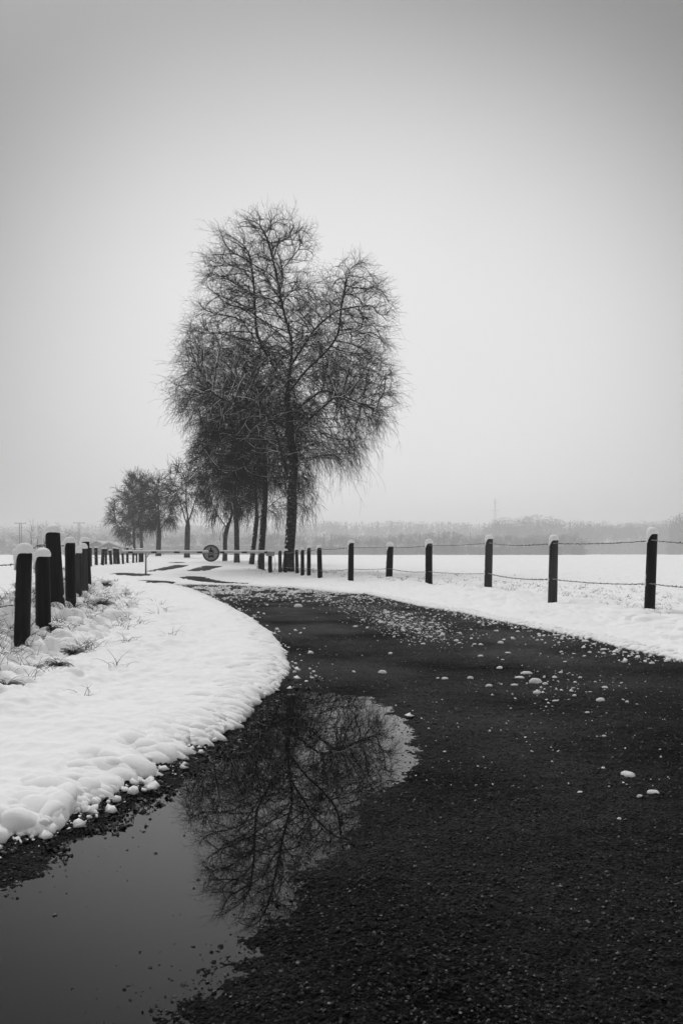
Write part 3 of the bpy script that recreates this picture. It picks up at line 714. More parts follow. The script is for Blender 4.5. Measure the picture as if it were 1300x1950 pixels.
# ------------------------------------------------------------------ bare birches
def colonize(nodes, parent, A, step, infl, kill, maxit, bias, jit, r_):
    nodes = [np.array(n, float) for n in nodes]; parent = list(parent); A = A.copy()
    N = np.array(nodes); 
    D = np.full(len(A), 1e9); I = np.zeros(len(A), int)
    def upd(new, off):
        nonlocal D, I
        for s in range(0, len(new), 400):
            ch = new[s:s + 400]; dd = ((A[:, None, :] - ch[None]) ** 2).sum(-1); j = dd.argmin(1); dm = np.sqrt(dd[np.arange(len(A)), j])
            b = dm < D; D[b] = dm[b]; I[b] = off + s + j[b]
    upd(N, 0)
    seen = set()
    for it in range(maxit):
        k = D > kill; A, D, I = A[k], D[k], I[k]
        if len(A) == 0: break
        act = D < infl
        if not act.any(): break
        v = A[act] - N[I[act]]; v /= np.linalg.norm(v, axis=1, keepdims=True)
        acc = np.zeros_like(N); np.add.at(acc, I[act], v); ids = np.unique(I[act])
        d = acc[ids]; d /= np.linalg.norm(d, axis=1, keepdims=True) + 1e-9
        pa = np.array(parent)[ids]; pd_ = N[ids] - N[np.maximum(pa, 0)]; pd_ /= np.linalg.norm(pd_, axis=1, keepdims=True) + 1e-9
        d = d + 0.55 * pd_ * (pa >= 0)[:, None] + bias + r_.normal(size=d.shape) * jit
        d /= np.linalg.norm(d, axis=1, keepdims=True); new = N[ids] + d * step
        key = [(int(i), tuple(np.round(x / step * 4).astype(int))) for i, x in zip(ids, new)]
        ok = [q for q, kk in enumerate(key) if kk not in seen]; seen.update(key)
        if not ok: break
        off = len(N); new = new[ok]; parent += [int(i) for i in ids[ok]]; N = np.concatenate([N, new]); upd(new, off)
    return N, np.array(parent)

def sample_rows(rows, n, r_, depth=0.8, hollow=0.35):
    rows = np.array(rows, float); ys = rows[:, 0]; out = []
    wts = None
    yy = r_.uniform(ys[0], ys[-1], n * 4); w = np.interp(yy, ys, rows[:, 2] - rows[:, 1])
    yy = yy[r_.random(len(yy)) < (w / w.max()) ** 1.4][:n]
    l = np.interp(yy, ys, rows[:, 1]); r = np.interp(yy, ys, rows[:, 2]); 
    a = r_.uniform(0, 2 * pi, len(yy)); q = r_.random(len(yy)) ** hollow
    return np.stack([(l + r) / 2 + (r - l) / 2 * q * np.cos(a), yy, (r - l) / 2 * depth * q * np.sin(a)], -1)

def birch(label, d, base_px, base_r, rows_list, natt, limbs, seed, trunkmat, tipr=0.012, twr=0.0062, ntw=3.0, tw_len=(0.5, 1.2), droop=0.3, step=0.3, kill=0.42, group=None, long_right=None, zb=None, jit=0.22, limb_split=0.035, depth=0.8):
    r_ = np.random.default_rng(seed); s = d / F
    zt = float(terrain((base_px[0] - CX) * s, d)) if zb is None else zb
    def W(p, dep=0.0): return np.array([(p[0] - CX) * s, d + dep, H + (HY - p[1]) * s])
    att = []
    for rows, frac in rows_list:
        q = sample_rows(rows, int(natt * frac), r_, depth); att.append(np.stack([(q[:, 0] - CX) * s, d + q[:, 2] * s, H + (HY - q[:, 1]) * s], -1))
    att = np.concatenate(att)
    cl_ = noise(att[:, 0] * 0.75 + att[:, 1] * 0.3, att[:, 2] * 0.75 - att[:, 1] * 0.5, seed + 7) + 0.6 * noise(att[:, 0] * 1.7 - att[:, 1], att[:, 2] * 1.7 + att[:, 1] * .6, seed + 9)
    att = att[cl_ > -0.22]
    nodes, par = [], []
    def line(pts, start=None):
        prev = start
        for a, b in zip(pts[:-1], pts[1:]):
            n = max(1, int(np.linalg.norm(b - a) / step))
            for k in range(n):
                if prev is None: nodes.append(a); par.append(-1); prev = 0; continue
                if k == 0 and start is not None and prev == start: continue
                nodes.append(a + (b - a) * k / n); par.append(prev); prev = len(nodes) - 1
        nodes.append(pts[-1]); par.append(prev); return len(nodes) - 1
    trunk_pts = [W(p, dp) for p, dp in limbs[0]]; trunk_pts[0][2] = zt - 0.15
    line(trunk_pts)
    for lb in limbs[1:]:
        pts = [W(p, dp) for p, dp in lb]; j = int(np.argmin([np.linalg.norm(np.array(n) - pts[0]) for n in nodes])); pts[0] = np.array(nodes[j]); line(pts, j)
    # keep attractors from pulling at the low trunk
    n_seed = len(nodes)
    N, PR = colonize(nodes, par, att, step, 3.0, kill, 90, np.array([0, 0, 0.22]), jit, r_)
    n = len(N); ch = [[] for _ in range(n)]
    for i in range(1, n): ch[PR[i]].append(i)
    leaves = np.zeros(n)
    order = list(range(n))[::-1]
    for i in order:
        if not ch[i]: leaves[i] = 1
        if PR[i] >= 0: leaves[PR[i]] += leaves[i]
    e = log(max(leaves[0], 2)) / log(base_r / tipr); rad = tipr * leaves ** (1 / e)
    frac = leaves / leaves[0]; rad = np.maximum(rad * np.interp(np.log10(frac), [-3, -2, -1, -0.5, -0.2, 0], [1.0, 0.82, 0.52, 0.46, 0.66, 1.0]), tipr * 0.8)
    # smoothing of positions
    for _ in range(2):
        M2 = N.copy()
        for i in range(1, n):
            if len(ch[i]) >= 1 and i >= 1:
                M2[i] = 0.5 * N[i] + 0.25 * N[PR[i]] + 0.25 * N[max(ch[i], key=lambda c: leaves[c])]
        N = M2
    # flare at the foot
    hgt = N[:, 2] - zt; sd0 = np.arange(n) < n_seed
    rad = rad * np.where(hgt < 1.2, 1 + 0.30 * np.clip(1 - hgt / 1.2, 0, 1) ** 2, 1)
    mbt, mbl = MB(), MB()
    stack = [(0, None)]; done = set()
    while stack:
        i, p = stack.pop()
        chain = ([p] if p is not None else []) + [i]
        while ch[chain[-1]]:
            c = sorted(ch[chain[-1]], key=lambda k: -leaves[k])
            for o_ in c[1:]: stack.append((o_, chain[-1]))
            chain.append(c[0])
        pts = N[chain]; rr = rad[chain].copy()
        if p is not None: rr[0] = min(rr[0], rr[1] * 1.25)
        rr[-1] = tipr * 0.55
        # thick start of the chain goes to the trunk part, the rest to the crown
        k = int((rr > limb_split).sum())
        if k >= 2 and k < len(chain) - 1:
            V, q = tube1(pts[:k + 1], rr[:k + 1], 12 if rr[0] > 0.1 else 8, cap=False); mbt.put(V, q)
            V, q = tube1(pts[k:], rr[k:], 5, cap=False); mbl.put(V, q)
        elif k >= 2: V, q = tube1(pts, rr, 10, cap=False); mbt.put(V, q)
        else: V, q = tube1(pts, rr, 5 if rr[0] > 0.018 else 4, cap=False); mbl.put(V, q)
    # twigs
    sel = np.where((rad < 0.05) & (hgt > 2.0) & (np.arange(n) > 0))[0]
    reps = r_.poisson(ntw, len(sel)); ids = np.repeat(sel, reps); m = len(ids)
    p0 = N[ids] + (N[PR[ids]] - N[ids]) * r_.random((m, 1)); pd = N[ids] - N[PR[ids]]; pd /= np.linalg.norm(pd, axis=1, keepdims=True) + 1e-9
    cen = att.mean(0); zlo, zhi = att[:, 2].min(), att[:, 2].max()
    hrel = np.clip((p0[:, 2] - zlo) / (zhi - zlo), 0, 1)
    out = p0 - cen; out[:, 2] *= 0.2; orad = np.linalg.norm(out, axis=1); out /= orad[:, None] + 1e-9
    rnd = r_.normal(size=(m, 3)); rnd /= np.linalg.norm(rnd, axis=1, keepdims=True)
    dr = droop * (1.15 - hrel) ** 1.5 * r_.uniform(0.4, 1.5, m)
    dirv = pd * 0.75 + rnd * 0.65 + out * 0.3 + np.stack([np.zeros(m), np.zeros(m), 0.35 * hrel], -1)
    dirv /= np.linalg.norm(dirv, axis=1, keepdims=True)
    L = r_.uniform(*tw_len, m) * (1 + 0.5 * (1 - hrel))
    if long_right is not None:
        lr = (p0[:, 0] > W((long_right[0], 0))[0]) & (p0[:, 2] < W((0, long_right[1]))[2]) & (r_.random(m) < 0.5)
        L = np.where(lr, L * r_.uniform(1.1, 1.9, m), L); dr = np.where(lr, dr * 1.5, dr)
    K = 6
    def make(p0, dirv, L, dr, K, r0, wob=0.19):
        mm = len(p0); pts = [p0]; dv = dirv.copy()
        for k in range(K - 1):
            dv = dv + np.stack([np.zeros(mm), np.zeros(mm), -dr], -1) + r_.normal(size=(mm, 3)) * wob
            dv /= np.linalg.norm(dv, axis=1, keepdims=True); pts.append(pts[-1] + dv * (L / (K - 1))[:, None])
        pts = np.stack(pts, 1); R = r0 * np.linspace(1, 0.4, K)[None] * np.ones((mm, 1)); return pts, R
    pts, R = make(p0, dirv, L, dr, K, twr)
    V, q = tubes(pts, R, 3); mbl.put(V, q, 1)
    # side twiglets
    k2 = 2
    ii = np.repeat(np.arange(m), k2); kk = r_.integers(1, K - 1, len(ii)); q0 = pts[ii, kk]; qd = pts[ii, kk + 1] - pts[ii, kk]; qd /= np.linalg.norm(qd, axis=1, keepdims=True)
    rnd = r_.normal(size=(len(ii), 3)); qd = qd + rnd * 0.55; qd /= np.linalg.norm(qd, axis=1, keepdims=True)
    pts2, R2 = make(q0, qd, L[ii] * r_.uniform(0.3, 0.65, len(ii)), dr[ii] * 1.2, 4, twr * 0.75)
    V, q = tubes(pts2, R2, 3); mbl.put(V, q, 1)
    root = empty('birch_tree', (trunk_pts[0][0], trunk_pts[0][1], zt)); tag(root, label, 'tree', group)
    mbt.build('trunk', trunkmat, root); mbl.build('crown', [M_limb, M_twig], root)
    return n, m

GT = 'bare birches standing in a row beside the path'
rowsA = [(412,462,500),(424,438,552),(440,412,585),(460,404,596),(485,394,598),(505,386,598),(540,378,604),(570,384,632),(600,368,660),(640,356,690),(680,340,700),(720,322,700),(760,324,690),(800,345,660),(840,440,640),(880,500,620)]
rowsB = [(490,660,680),(505,640,700),(520,628,712),(545,612,726),(575,595,750),(600,570,750),(640,560,745),(680,550,738),(720,540,752),(760,540,752),(800,540,740),(840,550,700),(880,560,660)]
limbs1 = [[((548,1090),0),((551,1048),0),((555,994),0),((556,948),0),((554,926),0),((559,905),.05),((558,875),.1),((555,848),.1),((552,810),0),((546,762),0),((554,700),-.3),((558,658),-.4),((540,594),-.2),((524,512),.2),((512,462),.3),((500,430),.2)],
          [((554,926),0),((547,908),-.05),((541,885),-.1),((536,862),-.2),((527,825),-.5),((508,790),-.9),((470,770),-1.3)],
          [((546,745),0),((508,674),.6),((484,626),.9),((480,530),.8),((472,470),.6)],
          [((550,756),0),((584,710),-.6),((624,678),-1.0),((644,650),-1.0),((650,590),-.7),((664,520),-.4)],
          [((556,790),0),((612,735),.8),((664,748),1.4),((715,768),1.6)],
          [((552,815),0),((504,798),-1.2),((452,784),-2.0),((412,764),-2.4),((380,782),-2.8)],
          [((546,750),0),((520,724),1.0),((472,728),1.5),((400,724),1.9)],
          [((552,700),-.3),((600,640),-1.2),((640,610),-1.6),((700,600),-1.6)],
          [((554,830),0),((600,800),-1.4),((640,770),-2.2),((680,790),-2.6)]]
print('t1', birch('tallest bare birch with a thick forked trunk behind the small fence posts', 37.5, (548,1090), 0.235, [(rowsA, .62), (rowsB, .42)], 10500, limbs1, 1, M_bark,
      tipr=0.0135, twr=0.0062, ntw=2.3, tw_len=(0.3, 0.95), droop=0.22, step=0.22, kill=0.26, jit=0.30, group=GT, long_right=(590, 800)))
rows2 = [(640,430,500),(680,405,540),(720,385,560),(760,375,575),(800,368,590),(850,372,598),(890,392,600),(925,430,580)]
limbs2 = [[((496,1085),0),((498,1050),0),((502,990),0),((505,930),0),((503,880),0),((500,820),.2),((490,740),.3),((480,660),.2)],
          [((504,900),0),((470,850),-.8),((430,800),-1.4),((400,770),-1.8)], [((503,860),0),((540,820),.8),((560,780),1.2)], [((502,895),0),((480,890),-1),((445,905),-1.6)]]
print('t2', birch('second birch in the row, dark straight trunk just left of the barrier post', 43.5, (496,1085), 0.165, [(rows2, 1)], 2400, limbs2, 2, M_bark,
      tipr=0.014, twr=0.0085, ntw=4.2, tw_len=(0.4, 1.0), droop=0.30, step=0.28, kill=0.38, jit=0.3, group=GT))
rows3 = [(690,450,500),(730,425,530),(780,398,560),(830,384,570),(880,394,575),(920,400,600),(960,440,610),(985,470,590)]
limbs3 = [[((478,1068),0),((483,1040),0),((489,990),0),((488,950),0),((484,900),.1),((478,840),.2),((470,770),.2)], [((489,985),0),((530,945),.5),((575,935),.9)], [((487,930),0),((450,880),-.8),((420,850),-1)]]
print('t3', birch('slim birch leaning right close behind the straight dark second trunk', 56, (478,1068), 0.16, [(rows3, 1)], 2300, limbs3, 3, M_bark,
      tipr=0.014, twr=0.0095, ntw=3.2, droop=0.36, step=0.38, kill=0.55, group=GT))
rows4 = [(780,430,470),(820,405,500),(860,395,520),(900,398,520),(940,400,510),(965,420,490)]
limbs4 = [[((451,1068),0),((451,1030),0),((450,985),0),((447,940),0),((449,890),0),((452,840),0)], [((448,950),0),((470,910),.5),((490,880),.7)], [((448,930),0),((425,900),-.5)]]
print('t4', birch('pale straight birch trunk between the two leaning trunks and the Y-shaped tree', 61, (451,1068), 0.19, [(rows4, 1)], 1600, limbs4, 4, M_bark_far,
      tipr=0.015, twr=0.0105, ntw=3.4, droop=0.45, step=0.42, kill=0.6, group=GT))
rows5 = [(795,408,440),(820,384,462),(850,364,482),(880,353,490),(905,360,498),(935,374,500),(965,388,485),(988,398,430)]
limbs5 = [[((428,1069),0),((429,1035),0),((428,1007),0),((440,992),0),((448,974),.1),((457,946),.3),((462,915),.4)], [((428,1008),0),((420,997),0),((413,986),-.1),((404,960),-.3),((398,920),-.5)], [((446,978),0),((432,950),.2),((428,900),.3)]]
print('t5', birch('Y-shaped birch just right of the round sign on the barrier', 68, (428,1069), 0.175, [(rows5, 1)], 1900, limbs5, 5, M_bark_far,
      tipr=0.016, twr=0.0165, ntw=6.5, droop=0.55, step=0.45, kill=0.62, group=GT))
rows6 = [(882,338,366),(893,322,386),(912,314,398),(940,314,400),(960,320,396),(975,334,386)]
limbs6 = [[((356,1063),0),((357,1035),0),((357,1005),0),((362,985),0),((370,960),0),((378,930),0)], [((357,1005),0),((350,980),.2),((340,950),.4),((330,925),.5)], [((358,998),0),((355,960),-.3),((356,915),-.3)]]
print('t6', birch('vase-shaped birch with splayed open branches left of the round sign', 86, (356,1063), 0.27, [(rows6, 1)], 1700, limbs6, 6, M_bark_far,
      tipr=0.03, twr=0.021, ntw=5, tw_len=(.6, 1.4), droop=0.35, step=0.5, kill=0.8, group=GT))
rows7 = [(902,285,312),(920,272,326),(950,268,334),(980,272,334),(1000,282,330)]
limbs7 = [[((302,1061),0),((302,1035),0),((304,1010),0),((302,970),0),((300,930),0)], [((303,1015),0),((320,985),.3),((330,960),.4)], [((303,1010),0),((288,980),.3)]]
print('t7', birch('stout dense birch left of the vase-shaped birch, above the end of the rail', 102, (302,1061), 0.30, [(rows7, 1)], 2000, limbs7, 7, M_bark_far,
      tipr=0.024, twr=0.023, ntw=7, tw_len=(.6, 1.5), droop=0.34, step=0.55, kill=0.8, group=GT))
rows8 = [(903,258,285),(925,240,300),(955,238,305),(985,242,302),(1005,252,296)]
limbs8 = [[((270,1058),0),((270,1030),0),((267,1000),0),((270,960),0),((272,930),0)], [((268,1010),0),((285,980),.4),((294,955),.5)], [((268,1005),0),((252,975),.4)]]
print('t8', birch('grey birch in the mist with its thin trunk near the left end of the rail', 116, (270,1058), 0.20, [(rows8, 1)], 1800, limbs8, 8, M_bark_far,
      tipr=0.026, twr=0.025, ntw=8, tw_len=(.6, 1.5), droop=0.34, step=0.6, kill=0.85, group=GT))
rows9 = [(908,240,262),(930,232,280),(955,214,280),(975,203,278),(995,210,275),(1015,222,270),(1035,236,262)]
limbs9 = [[((257,1058),0),((256,1035),0),((254,1000),0),((252,960),0),((252,930),0)], [((256,1030),0),((235,1005),.3),((215,985),.5)], [((255,1005),0),((270,975),.4)]]
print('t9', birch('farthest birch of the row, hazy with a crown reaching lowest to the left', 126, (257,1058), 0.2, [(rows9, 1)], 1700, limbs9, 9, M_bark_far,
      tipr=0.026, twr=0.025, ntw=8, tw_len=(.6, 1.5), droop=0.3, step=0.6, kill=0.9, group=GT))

# ------------------------------------------------------------------ far woods and distant things
def wood(name, label, prof, d0, dd, seed, spacing, conifer=0.3, leaf=0.5, nleaf=260, wide=True):
    """prof: skyline in photograph pixels (x, y_top); trees stand at d0..d0+dd"""
    r_ = np.random.default_rng(seed); mb = MB(); prof = np.array(prof, float); s = d0 / F
    x = prof[0, 0]; quads = []
    while x < prof[-1, 0]:
        x += spacing * r_.uniform(0.5, 1.5)
        top = np.interp(x, prof[:, 0], prof[:, 1]) + r_.exponential(1.6) - 0.5 + r_.uniform(-1, 2)
        d = d0 + r_.uniform(0, dd); s = d / F; X = (x - CX) * s; ztop = H + (HY - top) * s; z0 = float(terrain(X, d)) - 0.3
        h = max(ztop - z0, 3); con = r_.random() < conifer; n = nleaf
        wdt = h * (0.20 if con else r_.uniform(0.30, 0.50))
        if con:
            t = r_.random(n) ** 0.6; zz = ztop - t * h * 0.85; rr = wdt * (t * 0.95 + 0.03) * (0.75 + 0.35 * np.sin(t * 40)) * r_.random(n) ** 0.5
        else:
            zz = rr = None
        a = r_.uniform(0, 2 * pi, n)
        if con: c = np.stack([X + rr * np.cos(a), d + rr * np.sin(a), zz], -1)
        else:                                            # a crown of several overlapping clumps
            nb = 9; bc = r_.normal(size=(nb, 3)) * [wdt * .55, wdt * .55, h * .13] + [X, d, z0 + h * .62]; bc[0] = [X, d, ztop - h * .16]; bc[:, 2] = np.minimum(bc[:, 2], ztop - h * .14)
            u = r_.normal(size=(n, 3)); u /= np.linalg.norm(u, axis=1, keepdims=True); c = bc[r_.integers(0, nb, n)] + u * (r_.random((n, 1)) ** .35) * h * .16
        # understorey so that the foot of the wood is closed
        nu = n; c2 = np.stack([X + r_.uniform(-1, 1, nu) * spacing * s * 1.3, d + r_.uniform(-1, 1, nu) * 2, z0 + r_.random(nu) * h * 0.4], -1)
        c = np.concatenate([c, c2]); nn = len(c); sz = leaf * h / 20 * r_.uniform(0.5, 1.5, (nn, 1))
        e1 = r_.normal(size=(nn, 3)); e1 /= np.linalg.norm(e1, axis=1, keepdims=True); e2 = r_.normal(size=(nn, 3)); e2 -= (e1 * e2).sum(1, keepdims=True) * e1; e2 /= np.linalg.norm(e2, axis=1, keepdims=True)
        quads.append(np.stack([c - e1 * sz, c + e2 * sz * 0.5, c + e1 * sz, c - e2 * sz * 0.5], 1))
    Q = np.concatenate(quads); mb.put(Q.reshape(-1, 3), np.arange(len(Q) * 4).reshape(-1, 4))
    o = mb.build(name, M_farwood, None, smooth=False); tag(o, label, kind='stuff'); return o
wood('distant_wood', 'misty wood behind the posts, ending right of the middle', [(480,1012),(560,1016),(620,1014),(700,1018),(760,1015),(800,1012),(860,1008),(900,1016),(960,1018),(1040,1016),(1095,1014),(1108,1024)], 600, 60, 1, 6, 0.08, 0.40, 620)
wood('distant_wood', 'mixed hazy wood on the left behind the fence', [(-700,995),(-300,1000),(-60,1004),(20,1012),(60,1016),(110,1012),(135,1006),(170,1014),(240,1010),(330,1014),(420,1010),(520,1014)], 620, 80, 2, 7, 0.06, 0.38, 520)
wood('distant_wood', 'pale wood along the horizon with pointed tree tops', [(-900,1000),(-200,1005),(0,1001),(120,998),(220,995),(330,997),(450,999),(560,994),(640,990),(700,992),(720,989),(800,993),(860,992),(900,997),(1000,996),(1090,993),(1170,999),(1220,992),(1300,990),(1700,985),(2300,985)], 1150, 150, 3, 4.5, 0.22, 0.40, 420)
wood('distant_wood', 'rounded grey woods above the right fence', [(925,1000),(945,984),(965,983),(978,1000),(990,984),(1020,976),(1045,984),(1060,992),(1090,991),(1130,990),(1160,997),(1190,994),(1230,993),(1262,990),(1400,990),(1800,985)], 900, 90, 4, 6.0, 0.06, 0.38, 520)
wood('distant_wood', 'darker tall conifers at the right edge of the field', [(1268,996),(1280,984),(1292,974),(1310,968),(1360,972),(1420,966),(1500,975),(1700,970),(2100,980)], 740, 70, 5, 6, 0.7, 0.38, 520)

# slender roadside trees far left
for i, (x, yt, lab) in enumerate([(60, 990, 'thin misty tree between the left power pole and the tallest post'), (72, 996, 'small forked tree in mist right behind the tallest post'),
                                  (84, 991, 'slim upright tree in mist partly hidden by the tallest post'), (110, 993, 'lone hazy tree just right of the tallest post'), (128, 1004, 'low round hazy tree behind the stub posts')]):
    d = 260 + i * 9; s = d / F; top = H + (HY - yt) * s
    rows = [(yt, x - 3, x + 3), (yt + 10, x - 7, x + 7), (yt + 25, x - 8, x + 8), (yt + 38, x - 5, x + 5)]
    limbs = [[((x, 1057), 0), ((x, 1040), 0), ((x + .5, yt + 15), 0)], [((x, 1030), 0), ((x - 4, yt + 18), 0)], [((x, 1026), 0), ((x + 4, yt + 14), 0)]]
    birch(lab, d, (x, 1058), 0.16, [(rows, 1)], 220, limbs, 40 + i, M_bark_far, tipr=0.035, twr=0.02, ntw=3.0, tw_len=(.8, 1.8), droop=0.1, step=0.8, kill=1.3, group='slender misty trees at the far left')

# power poles and pylon
def hpole(x, ytop, d, lab):
    b = P(x, HY, d); z0 = float(terrain(b[0], d)); s = d / F; zt = H + (HY - ytop) * s
    r = empty('power_pole', (b[0], d, z0)); tag(r, lab, 'power pole', 'wooden double power poles at the far left')
    for k in (-1, 1):
        mb = MB(); V, q = tube1([[b[0] + k * 1.2 * s * 1.4, d, z0 - .2], [b[0] + k * 1.2 * s * 1.3, d, zt]], [0.15, 0.11], 8); mb.put(V, q); mb.build('pole', M_woodgrey, r)
    mb = MB(); V, q = box((b[0], d - .15, zt - 0.1), 22 * s * 0.5 * 2, 0.14, 0.18); mb.put(V, q); ca = mb.build('crossarm', M_woodgrey, r, smooth=False)
    for k in (-1, 0, 1):
        mb = MB(); V, q = tube1([[b[0] + k * 10 * s, d - .15, zt - .05], [b[0] + k * 10 * s, d - .15, zt + 0.35]], [0.07, 0.05], 8); mb.put(V, q); mb.build('insulator', M_galv, ca)
hpole(39.5, 996, 330, 'misty double pole with a crossarm left of the tallest post')
hpole(151, 995.5, 380, 'misty double pole rising behind the stub posts on the right of the tallest post')
# lattice pylon
d = 1450; s = d / F; xb = (942 - CX) * s; z0 = -0.3; zt = H + (HY - 949) * s
pr = empty('lattice_pylon', (xb, d, z0)); tag(pr, 'faint lattice power pylon rising out of the mist above the right wood', 'pylon')
mb = MB(); hw = lambda t: 3.6 * (1 - t) ** 1.4 + 0.5
lv = np.linspace(0, 1, 13)
for k in range(12):
    a, b = lv[k], lv[k + 1]; ha, hb = hw(a), hw(b); za, zb_ = z0 + (zt - z0) * a, z0 + (zt - z0) * b
    cs = [(-1, -1), (1, -1), (1, 1), (-1, 1)]
    for m in range(4):
        c, e = cs[m], cs[(m + 1) % 4]
        for p, q_ in ((( c[0] * ha, c[1] * ha, za), (c[0] * hb, c[1] * hb, zb_)), ((c[0] * ha, c[1] * ha, za), (e[0] * hb, e[1] * hb, zb_)), ((c[0] * ha, c[1] * ha, za), (e[0] * ha, e[1] * ha, za))):
            V, q = tube1([[xb + p[0], d + p[1], p[2]], [xb + q_[0], d + q_[1], q_[2]]], 0.16, 4, cap=False); mb.put(V, q)
mb.build('tower', M_galv, pr, smooth=False)
for t, w_ in ((0.78, 9), (0.92, 6)):
    zz = z0 + (zt - z0) * t; mb = MB()
    for yy in (-.5, .5):
        V, q = tube1([[xb - w_, d, zz], [xb, d + yy, zz + .9], [xb + w_, d, zz]], 0.14, 4); mb.put(V, q)
        V, q = tube1([[xb - w_, d, zz], [xb, d + yy, zz - .2], [xb + w_, d, zz]], 0.14, 4); mb.put(V, q)
    mb.build('crossarm', M_galv, pr, smooth=False)

# far farm buildings on the left
def gable(x0, x1, yr, ye, d, depth, lab):
    s = d / F; X0, X1 = (x0 - CX) * s, (x1 - CX) * s; ze = H + (HY - ye) * s; zr_ = H + (HY - yr) * s; z0 = -0.3; xm = (X0 + X1) / 2
    r = empty('farm_building', (xm, d, z0)); tag(r, lab, 'building', 'farm buildings in the mist at the left')
    V = np.array([[X0, d, z0], [X1, d, z0], [X1, d, ze], [xm, d, zr_], [X0, d, ze], [X0, d + depth, z0], [X1, d + depth, z0], [X1, d + depth, ze], [xm, d + depth, zr_], [X0, d + depth, ze]])
    mb = MB(); mb.put(V, [np.array([(0, 1, 2, 4), (1, 6, 7, 2), (6, 5, 9, 7), (5, 0, 4, 9)]), np.array([(4, 2, 3), (9, 8, 7)])]); mb.build('wall', M_wall, r, smooth=False)
    mb = MB(); o = 0.5
    for sg in (-1, 1):
        Xe = X0 - o if sg < 0 else X1 + o; zE = ze - 0.12; T_ = 0.3
        v = np.array([[Xe, d - o, zE], [xm, d - o, zr_ + .12], [xm, d + depth + o, zr_ + .12], [Xe, d + depth + o, zE]]); v2 = v + [0, 0, T_]
        mb.put(np.concatenate([v, v2]), np.array([(0, 1, 2, 3), (4, 7, 6, 5), (0, 4, 5, 1), (2, 6, 7, 3), (3, 7, 4, 0)]))
    mb.build('roof', M_roof, r, smooth=False)
    mb = MB(); V, q = box((xm - (X1 - X0) * .12, d - 0.03, z0 + 1.4), (X1 - X0) * .2, 0.08, 2.6); mb.put(V, q); mb.build('door', M_woodgrey, r, smooth=False)
gable(189, 228, 1034.5, 1042, 230, 14, 'low barn with a wide snowy gable roof behind the far left posts')
gable(172, 196, 1032, 1037, 250, 10, 'small pale shed just left of the wide gable barn')

# ------------------------------------------------------------------ snow clumps on the road
def clump_mesh(seed, flatq, rough=0.1):
    r_ = np.random.default_rng(seed); n = 14; m = 8
    u, v = np.meshgrid(np.arange(n) * 2 * pi / n, np.linspace(-0.5, pi / 2 - 0.0001, m)); k = 1 + 0.16 * np.sin(2 * u + seed) * np.cos(v) + 0.10 * np.sin(3 * u + 2 * seed + v) * np.cos(v) + rough * r_.normal(size=u.shape) * 0.5 * np.cos(v)
    V = np.stack([np.cos(u) * np.cos(v) * r_.uniform(.9, 1.35), np.sin(u) * np.cos(v), np.sin(v) * flatq], -1) * k[..., None]
    i = np.arange(m - 1)[:, None] * n; j = np.arange(n)[None]; j2 = (j + 1) % n
    return make_mesh('snow_clump', V.reshape(-1, 3), np.stack([i + j, i + j2, i + n + j2, i + n + j], -1).reshape(-1, 4), True, [M_snowcap])
CM = [clump_mesh(k, fl, 0.1) for k, fl in enumerate([0.85, 0.7, 1.0, 0.6, 0.8, 0.9, 0.75, 0.65])]
def clump(px, py, w, lab, grp, k=None, wide=1.0):
    b = G(px, py); r = w * b[1] / F / 2 / 1.1
    o = bpy.data.objects.new('snow_clump', CM[int(rng.integers(8)) if k is None else k]); col.objects.link(o)
    o.location = (b[0], b[1], 0.0 if b[1] > 5 else WATER + .016); o.scale = (r * wide, r, r * rng.uniform(.85, 1.1)); o.rotation_euler = (0, 0, rng.uniform(-.5, .5)); tag(o, lab, 'snow clump', grp)
special = [(1195,1477,30,'biggest snow lump on the bare asphalt at the lower right',3,1.0),(1244,1511,24,'flat elongated snow lump lowest at the right',3,1.0),(1217,1517,9,'small snow ball left of the flat elongated lump',2,1),
           (1103,1509,10,'small snow lump alone left of the biggest lump',1,1),(1019,1300,18,'large rounded snow ball in the middle cluster',2,1),(1001,1283,16,'broad low snow ball just behind the large rounded one',1,1.1),
           (951,1273,12,'round snow ball left of the two large ones',0,1),(989,1291,15,'long low snow lump beside the large rounded ball',3,1.3),(930,1307,11,'snow ball set nearest on the left of the middle cluster',0,1),
           (728,1282,12,'single snow ball lying alone in the middle of the road',2,1),(895,1292,9,'snow ball left of the middle cluster',2,1),(846,1293,11,'low snow lump right of the lone road ball',0,1),(833,1292,6,'tiny snow ball beside the low lump',0,1),
           (568,1156,12,'large snow ball at the top left of the speckled strip',2,1),(743,1245,8,'',0,1),(1114,1222,14,'flat snow lump against the right snow edge',3,1),(1148,1238,11,'snow lump near the right snow edge, beyond the flat one',1,1),
           (1173,1241,11,'',0,1),(1110,1234,8,'',0,1),(1240,1264,10,'snow lump off the right snow edge near the frame side',0,1),(1122,1243,8,'',0,1),(953,1225,9,'',2,1),(1068,1242,7,'',0,1),(1075,1261,7,'',0,1),
           (1193,1337,7,'lone small snow ball at the right beyond the gravel',0,1),(1117,1358,8,'',0,1),(1149,1402,7,'',0,1),(1093,1325,8,'',0,1),(1056,1335,8,'',1,1.2),(1040,1333,6,'',0,1),(1104,1291,7,'',0,1),(1067,1281,8,'',0,1),
           (1037,1303,9,'',0,1),(966,1244,9,'',1,1),(914,1250,9,'',0,1),(903,1228,7,'',2,1),(868,1221,9,'',0,1),(874,1225,7,'',0,1),(1178,1560,8,'small snow crumb near the right on dark asphalt',0,1)]
GL = 'small snow lumps scattered over the road'; cnt = 0
ORD = ['nearest', 'second nearest', 'third', 'fourth', 'fifth', 'sixth', 'seventh', 'eighth', 'ninth', 'tenth', 'eleventh', 'last']
